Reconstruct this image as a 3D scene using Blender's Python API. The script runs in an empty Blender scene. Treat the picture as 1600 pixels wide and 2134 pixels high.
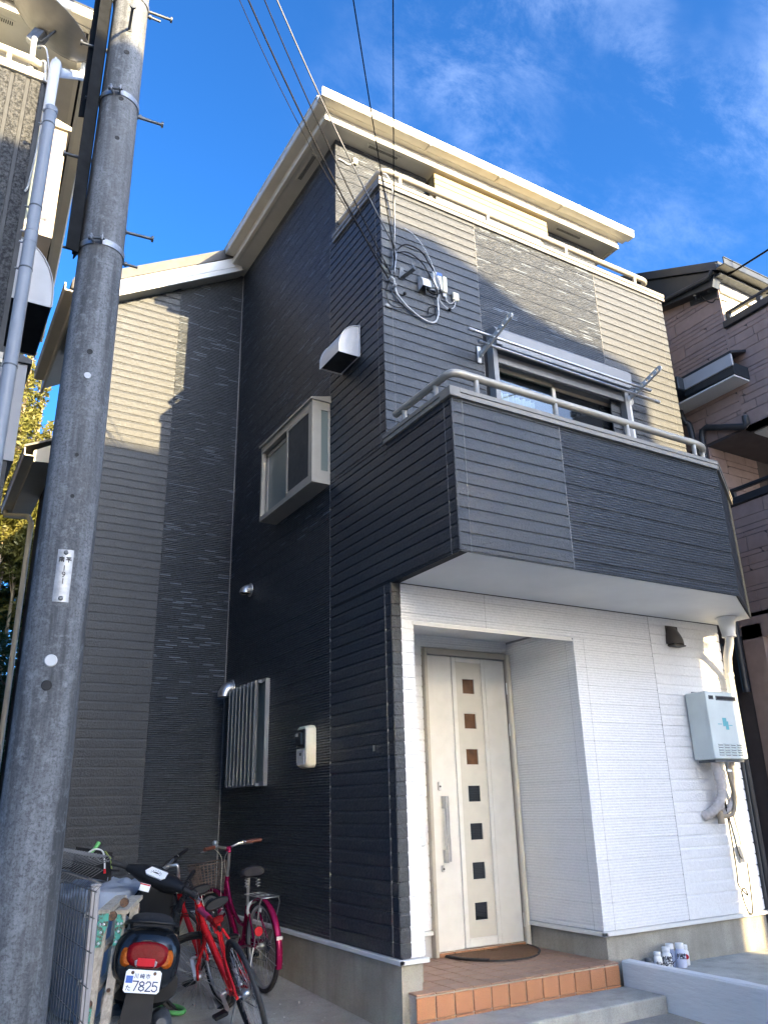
import bpy, math, random
from mathutils import Vector, Matrix
random.seed(7)
C = bpy.context.scene.collection
sc = bpy.context.scene
R = math.radians
PI = math.pi

# ------------------------------------------------------------------ camera
def set_camera():
    cd = bpy.data.cameras.new('camera'); co = bpy.data.objects.new('camera', cd); C.objects.link(co)
    pitch, roll, yaw = 0.3535, -0.0251, 0.5426
    cy, sy, cp, sp = math.cos(yaw), math.sin(yaw), math.cos(pitch), math.sin(pitch)
    fwd = Vector((sy*cp, cy*cp, sp)); right = Vector((cy, -sy, 0)); up = right.cross(fwd)
    cr, sr = math.cos(roll), math.sin(roll)
    r = right*cr + up*sr; u = -right*sr + up*cr
    m = Matrix((r, u, -fwd)).transposed().to_4x4(); m.translation = (-3.1327, -5.1162, 0.9769)
    co.matrix_world = m
    cd.sensor_fit = 'VERTICAL'; cd.sensor_height = 36; cd.lens = 1648.98/2134*36
    cd.clip_start = .05; cd.clip_end = 500
    sc.camera = co
set_camera()

# ------------------------------------------------------------------ sky, sun, exposure
SUN_DIR = Vector((-.2613, 1, -.300)).normalized()         # the way the light travels
ELEV = math.asin(-SUN_DIR.z)
def set_world():
    w = bpy.data.worlds.new('World'); sc.world = w; w.use_nodes = True
    nt = w.node_tree; N = nt.nodes; L = nt.links; N.clear()
    out = N.new('ShaderNodeOutputWorld'); bg = N.new('ShaderNodeBackground')
    sky = N.new('ShaderNodeTexSky'); sky.sky_type = 'NISHITA'; sky.sun_disc = False
    sky.sun_elevation = ELEV; sky.sun_rotation = math.atan2(-SUN_DIR.x, -SUN_DIR.y)
    sky.air_density = .75; sky.dust_density = 3.0; sky.ozone_density = 4.5
    # thin wispy cirrus: stretched noise on the sky direction, densest in one broad band
    tc = N.new('ShaderNodeTexCoord')
    def noise(scale, detail, rough, mscale, rot, dist=0.):
        mp = N.new('ShaderNodeMapping'); mp.vector_type = 'TEXTURE'; mp.inputs['Rotation'].default_value = rot; mp.inputs['Scale'].default_value = mscale
        L.new(tc.outputs['Generated'], mp.inputs['Vector']); n = N.new('ShaderNodeTexNoise')
        for k, x in (('Scale', scale), ('Detail', detail), ('Roughness', rough), ('Distortion', dist)): n.inputs[k].default_value = x
        L.new(mp.outputs['Vector'], n.inputs['Vector']); return n.outputs['Fac']
    def rng(v, a, b, c=0., d=1.):
        r = N.new('ShaderNodeMapRange'); r.interpolation_type = 'SMOOTHSTEP'; L.new(v, r.inputs['Value'])
        for k, x in zip(('From Min', 'From Max', 'To Min', 'To Max'), (a, b, c, d)): r.inputs[k].default_value = x
        return r.outputs['Result']
    def mul(a, b):
        m = N.new('ShaderNodeMath'); m.operation = 'MULTIPLY'
        for i, x in enumerate((a, b)):
            if isinstance(x, float): m.inputs[i].default_value = x
            else: L.new(x, m.inputs[i])
        return m.outputs[0]
    fine = noise(11., 10, .72, (1.7, 1., 1.), (R(10), R(38), R(-30)), .25)
    mid = noise(3.2, 5, .6, (1.6, 1., 1.), (R(10), R(38), R(-30)), .4)
    dt = N.new('ShaderNodeVectorMath'); dt.operation = 'DOT_PRODUCT'; L.new(tc.outputs['Generated'], dt.inputs[0]); dt.inputs[1].default_value = CLOUD_DIR
    bank = rng(dt.outputs['Value'], .935, .995)                # one drifting bank of cirrus
    mu2 = N.new('ShaderNodeMath'); mu2.operation = 'MULTIPLY'
    L.new(mul(mul(rng(fine, .40, .72), rng(mid, .38, .66)), bank), mu2.inputs[0]); mu2.inputs[1].default_value = .11
    hs = N.new('ShaderNodeHueSaturation'); hs.inputs['Saturation'].default_value = SKY_SAT; hs.inputs['Value'].default_value = 1.0; hs.inputs['Hue'].default_value = SKY_HUE
    L.new(sky.outputs['Color'], hs.inputs['Color'])
    gm = N.new('ShaderNodeGamma'); gm.inputs['Gamma'].default_value = SKY_GAMMA; L.new(hs.outputs['Color'], gm.inputs['Color']); hs = gm
    mx = N.new('ShaderNodeMixRGB'); L.new(mu2.outputs[0], mx.inputs['Fac']); L.new(hs.outputs['Color'], mx.inputs['Color1'])
    mx.inputs['Color2'].default_value = (7.5, 8.6, 10.5, 1)
    L.new(mx.outputs['Color'], bg.inputs['Color']); bg.inputs['Strength'].default_value = SKY_STRENGTH
    L.new(bg.outputs[0], out.inputs['Surface'])
CLOUD_DIR = (.51, .42, .75); SKY_STRENGTH = .096; SKY_SAT = 1.12; SKY_HUE = .493; SKY_GAMMA = 1.3
set_world()
sd = bpy.data.lights.new('sun', 'SUN'); so = bpy.data.objects.new('sun', sd); C.objects.link(so)
sd.energy = 5.0; sd.angle = R(.45); sd.color = (1, .77, .43)
so.rotation_euler = SUN_DIR.to_track_quat('-Z', 'Y').to_euler(); so.location = (4, -20, 12)
sc.view_settings.view_transform = 'Standard'; sc.view_settings.look = 'None'
sc.view_settings.exposure = 2.33; sc.view_settings.gamma = 1; sc.view_settings.use_curve_mapping = False
sc.render.engine = 'CYCLES'; sc.cycles.use_denoising = True
sc.cycles.max_bounces = 8; sc.cycles.diffuse_bounces = 4; sc.cycles.sample_clamp_indirect = 60
sc.cycles.blur_glossy = 0.0
MR = .22
sc.cycles.transparent_max_bounces = 12

# ------------------------------------------------------------------ materials
class NT:
    def __init__(s, name):
        s.m = bpy.data.materials.new(name); s.m.use_nodes = True
        s.t = s.m.node_tree; s.n = s.t.nodes; s.l = s.t.links
        s.b = s.n['Principled BSDF']
        s.pos = s.n.new('ShaderNodeNewGeometry').outputs['Position']
    def noise(s, scale, detail=3, rough=.55, vec=None):
        o = s.n.new('ShaderNodeTexNoise'); o.inputs['Scale'].default_value = scale; o.inputs['Detail'].default_value = detail; o.inputs['Roughness'].default_value = rough
        s.l.new(vec or s.pos, o.inputs['Vector']); return o.outputs['Fac']
    def mapped(s, scale, vec=None):
        o = s.n.new('ShaderNodeMapping'); o.inputs['Scale'].default_value = scale; s.l.new(vec or s.pos, o.inputs['Vector']); return o.outputs['Vector']
    def rng(s, v, a, b, c=0., d=1.):
        o = s.n.new('ShaderNodeMapRange'); s.l.new(v, o.inputs['Value'])
        for k, x in zip(('From Min', 'From Max', 'To Min', 'To Max'), (a, b, c, d)): o.inputs[k].default_value = x
        return o.outputs['Result']
    def math(s, op, a, b=None):
        o = s.n.new('ShaderNodeMath'); o.operation = op
        for i, x in enumerate((a, b)):
            if x is None: continue
            if isinstance(x, (int, float)): o.inputs[i].default_value = x
            else: s.l.new(x, o.inputs[i])
        return o.outputs[0]
    def mix(s, f, a, b, mode='MIX'):
        o = s.n.new('ShaderNodeMixRGB'); o.blend_type = mode
        for k, x in (('Fac', f), ('Color1', a), ('Color2', b)):
            if isinstance(x, (int, float)): o.inputs[k].default_value = x
            elif isinstance(x, tuple): o.inputs[k].default_value = (*x[:3], 1)
            else: s.l.new(x, o.inputs[k])
        return o.outputs['Color']
    def bump(s, h, strength=.5, dist=.01, prev=None):
        o = s.n.new('ShaderNodeBump'); o.inputs['Strength'].default_value = strength; o.inputs['Distance'].default_value = dist
        s.l.new(h, o.inputs['Height'])
        if prev: s.l.new(prev, o.inputs['Normal'])
        return o.outputs['Normal']
    def done(s, col=None, rough=None, normal=None, metal=None, spec=None):
        for k, x in (('Base Color', col), ('Roughness', rough), ('Normal', normal), ('Metallic', metal), ('Specular IOR Level', spec)):
            if x is None: continue
            if isinstance(x, (int, float)): s.b.inputs[k].default_value = x
            elif isinstance(x, tuple): s.b.inputs[k].default_value = (*x[:3], 1)
            else: s.l.new(x, s.b.inputs[k])
        return s.m

def sc3(c, k): return tuple(min(1, x*k) for x in c)
def plain(name, col, rough=.5, metal=0., var=.12, vs=6., bump=0., bs=80., spec=.5):
    m = NT(name)
    c = m.mix(m.rng(m.noise(vs, 4), .3, .7), sc3(col, 1-var), sc3(col, 1+var))
    r = m.rng(m.noise(vs*2.3, 3), .3, .7, max(.03, rough-.07), min(1, rough+.07))
    nrm = m.bump(m.noise(bs, 3), bump, .004) if bump else None
    return m.done(c, r, nrm, metal, spec)

def siding(name, col, kind, rough=.42):
    """kind 'plain': orange-peel embossed board; 'ribbed': fine horizontal ribs; 'dashed': ribs with scattered raised dashes, their highlight painted lighter"""
    m = NT(name)
    sep = m.n.new('ShaderNodeSeparateXYZ'); m.l.new(m.pos, sep.inputs[0])
    u = m.math('ADD', sep.outputs[0], sep.outputs[1])
    cmb = m.n.new('ShaderNodeCombineXYZ'); m.l.new(u, cmb.inputs[0]); m.l.new(sep.outputs[2], cmb.inputs[1])
    uv = cmb.outputs[0]
    fine = m.noise(58, 4, .7)
    speck = m.rng(fine, .36, .64)
    big = m.rng(m.noise(1.3, 4), .3, .7)
    c = m.mix(speck, sc3(col, .68), sc3(col, 1.32)) if col[0] < .3 else m.mix(speck, sc3(col, .93), sc3(col, 1.05))
    c = m.mix(m.math('MULTIPLY', big, .3), c, m.mix(1., c, (.86, .86, .88), 'MULTIPLY'))
    nrm = m.bump(fine, .75, .010 if kind == 'plain' else .006)
    if kind != 'plain':
        brk = m.rng(m.noise(1., 3, .6, m.mapped((14, 60, 1), uv)), .32, .68, .25, 1.)
        rib = m.math('MULTIPLY', m.math('SINE', m.math('MULTIPLY', sep.outputs[2], 2*PI/.0222)), brk)
        bl = m.n.new('ShaderNodeTexBrick'); bl.offset = .43; bl.offset_frequency = 2; bl.squash = 1.6; bl.squash_frequency = 3; m.l.new(uv, bl.inputs['Vector'])
        for k, x in (('Scale', 1.), ('Mortar Size', .0), ('Bias', 0.), ('Brick Width', .055), ('Row Height', .0222)): bl.inputs[k].default_value = x
        bl.inputs['Color1'].default_value = (0, 0, 0, 1); bl.inputs['Color2'].default_value = (1, 1, 1, 1)
        nrm = m.bump(m.math('ADD', rib, m.math('MULTIPLY', bl.outputs['Color'], .9)), .8 if col[0] < .3 else .3, .006, nrm)
        lo = (.50, .51, .54) if col[0] < .3 else (.90, .905, .92)
        c = m.mix(m.rng(rib, -.75, .3), m.mix(1., c, lo, 'MULTIPLY'), m.mix(1., c, (1.22, 1.22, 1.22) if col[0] < .3 else (1, 1, 1), 'MULTIPLY'))
        if col[0] < .3: c = m.mix(m.rng(bl.outputs['Color'], 0, 1), m.mix(1., c, (.80, .81, .83), 'MULTIPLY'), m.mix(1., c, (1.16, 1.16, 1.16), 'MULTIPLY'))
    if kind == 'dashed':
        b = m.n.new('ShaderNodeTexBrick'); b.offset = .37; b.offset_frequency = 2; b.squash = 1.4; b.squash_frequency = 3
        m.l.new(uv, b.inputs['Vector'])
        for k, x in (('Scale', 1.), ('Mortar Size', .0), ('Bias', 0.), ('Brick Width', .13), ('Row Height', .0148)): b.inputs[k].default_value = x
        b.inputs['Color1'].default_value = (0, 0, 0, 1); b.inputs['Color2'].default_value = (1, 1, 1, 1)
        dash = m.rng(b.outputs['Color'], .935, .94)
        dash = m.math('MULTIPLY', dash, m.rng(m.noise(.9, 2), .40, .52, .6, 1))
        c = m.mix(m.math('MULTIPLY', dash, .85), c, sc3(col, 4.0))  # highlight caught by the raised dashes, painted in as a lighter colour
        nrm = m.bump(dash, .6, .004, nrm)
    return m.done(c, m.rng(m.noise(40, 2), .3, .7, rough-.05, rough+.08), nrm, 0., .5)

M = {}
DARK = (.030, .036, .043)
M['dark_plain'] = siding('dark embossed siding', DARK, 'plain')
M['dark_ribbed'] = siding('dark ribbed siding', DARK, 'ribbed')
M['dark_dashed'] = siding('dark dashed siding', DARK, 'dashed')
M['white_plain'] = siding('white embossed siding', (.80, .80, .79), 'plain', .5)
M['white_ribbed'] = siding('white ribbed siding', (.80, .80, .79), 'ribbed', .5)
M['wall_core'] = plain('dark siding joint', (.012, .012, .014), .8)
M['white_core'] = plain('white siding joint', (.42, .42, .42), .8)
M['seam'] = plain('grey caulk', (.20, .20, .20), .7)
M['cream'] = plain('cream painted trim', (.58, .55, .46), .4, var=.05)
M['white'] = plain('white painted trim', (.68, .68, .65), .4, var=.05)
M['soffit'] = plain('cream soffit board', (.52, .50, .43), .6, var=.05)
M['soffit_white'] = plain('white soffit board', (.74, .74, .72), .6, var=.06, vs=2)
M['slot'] = plain('dark slot', (.02, .02, .02), .8)
M['roof'] = plain('brown sheet roof', (.034, .030, .026), .5, var=.15)
M['alu'] = plain('beige anodised aluminium', (.40, .37, .31), .42, .25, var=.06, spec=.5)
M['alu_grey'] = plain('silver aluminium', (.22, .222, .222), .55, 0., var=.06)
M['steel'] = plain('stainless steel', (.55, .55, .54), .36, .9, var=.05, vs=20)
M['galv'] = plain('galvanised steel', (.27, .285, .30), .45, .6, var=.2, vs=30)
M['iron'] = plain('weathered dark steel', (.10, .11, .12), .5, .4, var=.3, vs=20)
M['black'] = plain('black plastic', (.010, .011, .013), .5, var=.2, spec=.25)
M['rubber'] = plain('black rubber', (.02, .02, .021), .75, var=.25, vs=20)
M['gloss_black'] = plain('black gloss paint', (.009, .011, .014), .13, var=.15)
M['grey_pl'] = plain('grey plastic', (.34, .35, .36), .5)
M['ivory'] = plain('ivory plastic', (.62, .59, .47), .45, var=.06)
M['pvc'] = plain('pale grey pvc pipe', (.62, .62, .60), .4, var=.06)
M['pvc_blue'] = plain('blue grey pvc pipe', (.26, .285, .32), .4, var=.06)
M['pvc_dark'] = plain('dark brown pvc pipe', (.045, .047, .05), .35)
M['cable'] = plain('black cable sheath', (.004, .004, .005), .7, spec=.2)
M['cable_grey'] = plain('grey cable sheath', (.40, .41, .42), .5)
M['cable_dull'] = plain('dull grey cable sheath', (.07, .075, .085), .5)
M['red'] = plain('red frame paint', (.62, .018, .022), .22, .25, var=.06)
M['magenta'] = plain('magenta frame paint', (.36, .008, .07), .22, .35, var=.08)
M['pink'] = plain('pink frame paint', (.75, .03, .16), .22, .2, var=.05)
M['brown_grip'] = plain('brown rubber grip', (.16, .05, .03), .6)
M['red_lens'] = plain('red lens', (.16, .003, .006), .3, var=.2, vs=40, spec=.12)
M['bright_red'] = plain('bright red reflector', (.62, .02, .03), .25)
M['amber'] = plain('amber lens', (.36, .08, .006), .3, var=.25, vs=60, spec=.15)
M['disc_white'] = plain('dull white disc', (.48, .50, .50), .5)
M['plate_white'] = plain('white plate', (.82, .84, .84), .4, var=.02)
M['navy'] = plain('navy lettering', (.015, .03, .10), .5)
M['ink'] = plain('black ink', (.015, .015, .018), .6)
M['blue'] = plain('blue sticker', (.02, .10, .42), .4)
M['teal'] = plain('teal lettering', (.12, .42, .46), .5)
M['green'] = plain('green plastic', (.12, .42, .12), .45)
M['lime'] = plain('yellow green plastic', (.38, .48, .10), .45)
M['coir'] = plain('brown coir', (.13, .065, .028), .95, var=.45, vs=120, bump=1., bs=260)
M['glass'] = NT('window glass').done((.012, .014, .016), .03, None, 0., .9)
M['glass_soft'] = NT('frosted glass').done((.16, .19, .17), .28, None, 0., .5)
M['screen'] = plain('insect screen', (.035, .04, .042), .7)
M['curtain'] = plain('pale curtain', (.52, .54, .52), .9)
M['interior'] = plain('dark room', (.03, .03, .03), .9)
M['amber_glass'] = plain('brown glazing', (.10, .045, .018), .2, var=.3, vs=12)
M['shutter'] = plain('cream shutter', (.235, .18, .085), .45, var=.04)
M['door'] = plain('champagne door leaf', (.62, .615, .58), .42, var=.05, vs=9)
M['door_panel'] = plain('satin door panel', (.50, .485, .43), .4, .1, var=.05, vs=9)
M['heater'] = plain('pale grey enamel', (.62, .67, .64), .42, var=.07, vs=5)
M['wrap'] = plain('grey pipe wrap', (.55, .50, .46), .7, var=.15, vs=30, bump=.6, bs=60)
M['tan_pipe'] = plain('tan hose', (.38, .30, .20), .6)
M['tarp'] = plain('silver blue tarpaulin', (.34, .38, .44), .45, var=.12, vs=4, bump=.3, bs=30)
M['blue_tank'] = plain('pale blue sheet', (.25, .29, .36), .5, var=.1)
M['fence'] = plain('grey coated wire', (.13, .128, .125), .55, spec=.3)
M['fence_post'] = plain('grey fence post', (.33, .32, .32), .45)

def concrete(name, col, stain=.35, bump=.35, vs=3., sc_=140):
    m = NT(name)
    c = m.mix(m.rng(m.noise(vs, 6, .65), .3, .7), sc3(col, .75), sc3(col, 1.2))
    c = m.mix(m.math('MULTIPLY', m.rng(m.noise(sc_, 2), .45, .7), .5), c, sc3(col, .55))
    st = m.rng(m.noise(1., 5, .6, m.mapped((7, 7, .7))), .5, .72)
    c = m.mix(m.math('MULTIPLY', st, stain), c, sc3(col, .42))
    nrm = m.bump(m.noise(sc_, 3), bump, .006); nrm = m.bump(m.noise(9, 4), .25, .01, nrm)
    return m.done(c, .85, nrm, 0., .3)
M['plinth'] = concrete('plinth render', (.34, .32, .27))
M['step'] = concrete('concrete step', (.42, .42, .38), .45)
M['drive'] = concrete('driveway concrete', (.36, .34, .30), .3, .6, 2., 90)
M['asphalt'] = concrete('asphalt', (.13, .13, .13), .2, .8, 2., 160)
m = NT('white cement paint'); st = m.noise(1., 4, .6, m.mapped((30, 5, 22))); M['white_render'] = m.done(m.mix(m.rng(m.noise(2, 4), .3, .7), (.62, .63, .64), (.70, .71, .71)), .7, m.bump(st, .8, .012), 0., .3)
M['grout'] = concrete('tile grout', (.52, .47, .40), .2)
def tile_mat(name, col):
    m = NT(name)
    inf = m.n.new('ShaderNodeObjectInfo')
    c = m.mix(m.rng(m.noise(160, 3), .3, .7), sc3(col, .78), sc3(col, 1.2))
    c = m.mix(m.rng(inf.outputs['Random'], 0, 1, 0, .5), c, m.mix(1., c, (.72, .70, .68), 'MULTIPLY'))
    c = m.mix(m.rng(m.noise(6, 4), .5, .8, 0, .4), c, sc3(col, .6))
    return m.done(c, .55, m.bump(m.noise(200, 2), .3, .003), 0., .4)
M['tile'] = tile_mat('terracotta riser tile', (.44, .20, .095))
M['tile_floor'] = tile_mat('brown floor tile', (.33, .20, .135))
def pole_mat():
    m = NT('weathered pole concrete')
    st = m.noise(1., 6, .7, m.mapped((9, 9, .55)))
    gr = m.noise(70, 5, .75)
    c = m.mix(m.rng(st, .38, .62), (.060, .063, .066), (.185, .197, .21))
    c = m.mix(m.math('MULTIPLY', m.rng(gr, .46, .62), .75), c, (.05, .054, .058))
    c = m.mix(m.math('MULTIPLY', m.rng(m.noise(14, 6, .8), .52, .68), .5), c, (.29, .31, .33))
    c = m.mix(m.math('MULTIPLY', m.rng(m.noise(2.2, 3, .5, m.mapped((1, 1, .6))), .5, .75), .5), c, (.12, .12, .12))
    return m.done(c, .8, m.bump(gr, .35, .004), 0., .3)
M['pole'] = pole_mat()
def wood_mat(name, col):
    m = NT(name)
    g = m.noise(1., 5, .7, m.mapped((60, 60, 4)))
    c = m.mix(m.rng(g, .3, .7), sc3(col, .6), sc3(col, 1.15)); c = m.mix(m.rng(m.noise(14, 4), .55, .75, 0, .6), c, sc3(col, .35))
    return m.done(c, .8, m.bump(g, .3, .003), 0., .3)
M['wood'] = wood_mat('weathered pale timber', (.52, .45, .35))
def chipped(name, col, rust):
    m = NT(name)
    f = m.rng(m.noise(38, 5, .7), .48, .58)
    c = m.mix(f, col, rust); return m.done(c, .6, m.bump(f, .3, .003), 0., .4)
M['green_paint'] = chipped('chipped green steel', (.10, .38, .26), (.12, .08, .05))
M['rust'] = chipped('rusty steel', (.17, .09, .05), (.09, .06, .045))
M['clad'] = plain('taupe cladding', (.36, .255, .215), .6, var=.10, vs=9, bump=.5, bs=70)
M['clad_joint'] = plain('taupe joint', (.10, .08, .075), .8)
M['charcoal'] = plain('charcoal trim', (.028, .034, .04), .4)
m = NT('dark granite textured siding'); g = m.noise(34, 4, .75); M['slate_clad'] = m.done(m.mix(m.rng(g, .40, .60), (.016, .018, .020), (.085, .088, .09)), .75, m.bump(g, 1., .02), 0., .3)
M['slate_trim'] = plain('dark groove', (.025, .028, .03), .6)
def leaf_mat(name, a, b):
    m = NT(name)
    c = m.mix(m.rng(m.noise(2.2, 4, .7), .35, .65), a, b)
    m.b.inputs['Subsurface Weight'].default_value = 0
    tr = m.n.new('ShaderNodeBsdfTranslucent'); ms = m.n.new('ShaderNodeMixShader'); ms.inputs[0].default_value = .3
    m.l.new(c, tr.inputs['Color']); m.done(c, .5, None, 0., .3)
    m.l.new(m.b.outputs[0], ms.inputs[1]); m.l.new(tr.outputs[0], ms.inputs[2])
    m.l.new(ms.outputs[0], m.n['Material Output'].inputs['Surface']); return m.m
M['leaf_bamboo'] = leaf_mat('bamboo leaves', (.11, .115, .022), (.17, .15, .035))
M['leaf_dark'] = leaf_mat('evergreen leaves', (.018, .045, .016), (.05, .085, .025))
M['culm'] = plain('pale bamboo culm', (.36, .27, .15), .6, var=.2)
M['bark'] = plain('bark', (.10, .075, .05), .9, var=.3)
M['across'] = plain('pale render of the house opposite', (.78, .76, .72), .8, var=.06)
M['across_grey'] = plain('grey render of the house opposite', (.66, .66, .64), .8, var=.06)

# ------------------------------------------------------------------ mesh helpers
def frame_of(d):
    d = d.normalized(); a = Vector((0, 0, 1)) if abs(d.z) < .95 else Vector((0, 1, 0))
    u = d.cross(a).normalized(); return u, d.cross(u).normalized()
class MB:
    def __init__(s): s.v = []; s.f = []; s.sm = []
    def add(s, vs, fs, smooth=False):
        o = len(s.v); s.v += [Vector(v) for v in vs]; s.f += [tuple(i+o for i in f) for f in fs]; s.sm += [smooth]*len(fs); return s
    def box(s, x0, y0, z0, x1, y1, z1, bev=0.):
        x0, x1 = min(x0, x1), max(x0, x1); y0, y1 = min(y0, y1), max(y0, y1); z0, z1 = min(z0, z1), max(z0, z1)
        if bev <= 0:
            return s.add([(x0,y0,z0),(x1,y0,z0),(x1,y1,z0),(x0,y1,z0),(x0,y0,z1),(x1,y0,z1),(x1,y1,z1),(x0,y1,z1)],
                  [(0,3,2,1),(4,5,6,7),(0,1,5,4),(1,2,6,5),(2,3,7,6),(3,0,4,7)])
        b = min(bev, (x1-x0)/4.1, (y1-y0)/4.1, (z1-z0)/2.1); rings = []
        for z, i in ((z0, b), (z0+b, 0), (z1-b, 0), (z1, b)):
            a0, a1, b0, b1 = x0+i, x1-i, y0+i, y1-i
            rings.append([Vector(v) for v in ((a0+b,b0,z),(a1-b,b0,z),(a1,b0+b,z),(a1,b1-b,z),(a1-b,b1,z),(a0+b,b1,z),(a0,b1-b,z),(a0,b0+b,z))])
        return s.loft(rings, True, False)
    def obox(s, p, q, w, h, up=(0, 0, 1)):
        """bar of rectangular section from p to q"""
        p, q = Vector(p), Vector(q); d = (q-p).normalized(); up = Vector(up); a = d.cross(up).normalized()*w/2; b = a.cross(d).normalized()*h/2
        vs = [p-a-b, p+a-b, p+a+b, p-a+b, q-a-b, q+a-b, q+a+b, q-a+b]
        return s.add(vs, [(0,1,2,3),(7,6,5,4),(0,4,5,1),(1,5,6,2),(2,6,7,3),(3,7,4,0)])
    def tube(s, pts, r, n=8, caps=True, closed=False):
        pts = [Vector(p) for p in pts]; rs = r if isinstance(r, (list, tuple)) else [r]*len(pts); rings = []; k = len(pts); u = None
        for i, p in enumerate(pts):
            if closed: d = pts[(i+1) % k]-pts[i-1]
            else: d = pts[min(i+1, k-1)]-pts[max(i-1, 0)]
            if d.length < 1e-9: d = Vector((0, 0, 1))
            d.normalize()
            if u is None: u, w = frame_of(d)
            else:
                u = (u-d*u.dot(d)); u = u.normalized() if u.length > 1e-6 else frame_of(d)[0]; w = d.cross(u)
            rings.append([p+(u*math.cos(2*PI*j/n)+w*math.sin(2*PI*j/n))*rs[i] for j in range(n)])
        return s.loft(rings, caps and not closed, True, closed)
    def loft(s, rings, caps=True, smooth=True, closed=False):
        n = len(rings[0]); k = len(rings); vs = [v for g in rings for v in g]; fs = []
        for i in range(k if closed else k-1):
            a, b = i*n, ((i+1) % k)*n
            for j in range(n): q = (j+1) % n; fs.append((a+j, a+q, b+q, b+j))
        s.add(vs, fs, smooth)
        if caps: s.add(rings[0], [tuple(reversed(range(n)))]); s.add(rings[-1], [tuple(range(n))])
        return s
    def lathe(s, prof, base=(0, 0, 0), axis=(0, 0, 1), n=16, caps=True):
        base, axis = Vector(base), Vector(axis).normalized(); u, w = frame_of(axis)
        return s.loft([[base+axis*z+(u*math.cos(2*PI*j/n)+w*math.sin(2*PI*j/n))*max(r, 1e-4) for j in range(n)] for r, z in prof], caps)
    def prism(s, poly, off):
        """polygon (3d points) pushed along off"""
        off = Vector(off); n = len(poly); p = [Vector(v) for v in poly]
        s.add(p+[v+off for v in p], [tuple(range(n)), tuple(reversed(range(n, 2*n)))]+[(j, n+j, n+(j+1) % n, (j+1) % n) for j in range(n)]); return s
    def disc(s, c, axis, r, t, n=16): return s.lathe([(r, 0), (r, t)], c, axis, n)
    def sphere(s, c, r, n=10, k=6, sq=(1, 1, 1)):
        c = Vector(c); rings = []
        for i in range(k+1):
            th = PI*i/k; rr = max(math.sin(th), 1e-3)
            rings.append([c+Vector((rr*math.cos(2*PI*j/n)*r*sq[0], rr*math.sin(2*PI*j/n)*r*sq[1], -math.cos(th)*r*sq[2])) for j in range(n)])
        return s.loft(rings, True)
    def mesh(s, name, mat, origin=(0, 0, 0)):
        o = Vector(origin); me = bpy.data.meshes.new(name)
        me.from_pydata([v-o for v in s.v], [], s.f); me.polygons.foreach_set('use_smooth', s.sm); me.update()
        if mat: me.materials.append(M[mat] if isinstance(mat, str) else mat)
        return me

def world_loc(o):
    p = Vector(o.location)
    while o.parent: o = o.parent; p += Vector(o.location)
    return p
def obj(name, mb, mat, parent=None, **kw):
    """one mesh object; its vertices are given in the frame of the root (world for still things)"""
    org = world_loc(parent) if (parent and not kw.pop('local', False)) else Vector((0, 0, 0))
    o = bpy.data.objects.new(name, mb.mesh(name, mat, org)); C.objects.link(o)
    if parent: o.parent = parent
    for k, v in kw.items(): o[k] = v
    return o
def inst(name, me, loc, rotz=0., parent=None):
    o = bpy.data.objects.new(name, me); C.objects.link(o); o.rotation_euler = (0, 0, rotz)
    o.location = Vector(loc)-(world_loc(parent) if parent else Vector()); o.parent = parent; return o
def thing(name, label, cat, loc=(0, 0, 0), rot=(0, 0, 0), group=None):
    o = bpy.data.objects.new(name, None); C.objects.link(o); o.empty_display_size = .2
    o.location = loc; o.rotation_euler = rot; o['label'] = label; o['category'] = cat
    if group: o['group'] = group
    return o
def tag(o, label, cat, group=None):
    o['label'] = label; o['category'] = cat
    if group: o['group'] = group
    return o
def struct(name, mb, mat, parent=None, kind='structure'):
    o = obj(name, mb, mat, parent)
    o['kind'] = kind; return o
def text(name, body, size, loc, rot, mat, parent, ext=.001):
    cu = bpy.data.curves.new(name, 'FONT'); cu.body = body; cu.size = size; cu.extrude = ext; cu.align_x = 'CENTER'; cu.align_y = 'CENTER'
    tmp = bpy.data.objects.new(name, cu); C.objects.link(tmp)
    me = bpy.data.meshes.new_from_object(tmp.evaluated_get(bpy.context.evaluated_depsgraph_get())); bpy.data.objects.remove(tmp); bpy.data.curves.remove(cu)
    me.materials.clear(); me.materials.append(M[mat]); o = bpy.data.objects.new(name, me); C.objects.link(o); o.parent = parent
    o.location = loc; o.rotation_euler = rot; return o
def strokes(mb, segs, origin, u, v, n, size, w):
    """hand-drawn characters: line segments in a 0..1 box"""
    origin, u, v, n = Vector(origin), Vector(u).normalized(), Vector(v).normalized(), Vector(n).normalized()
    for s in segs:
        for a, b in zip(s[:-1], s[1:]):
            p = origin+u*a[0]*size+v*a[1]*size; q = origin+u*b[0]*size+v*b[1]*size
            d = (q-p)
            if d.length < 1e-6: continue
            e = d.normalized()*w*.4; mb.obox(p-e, q+e, w, .0012, n)
    return mb
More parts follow.
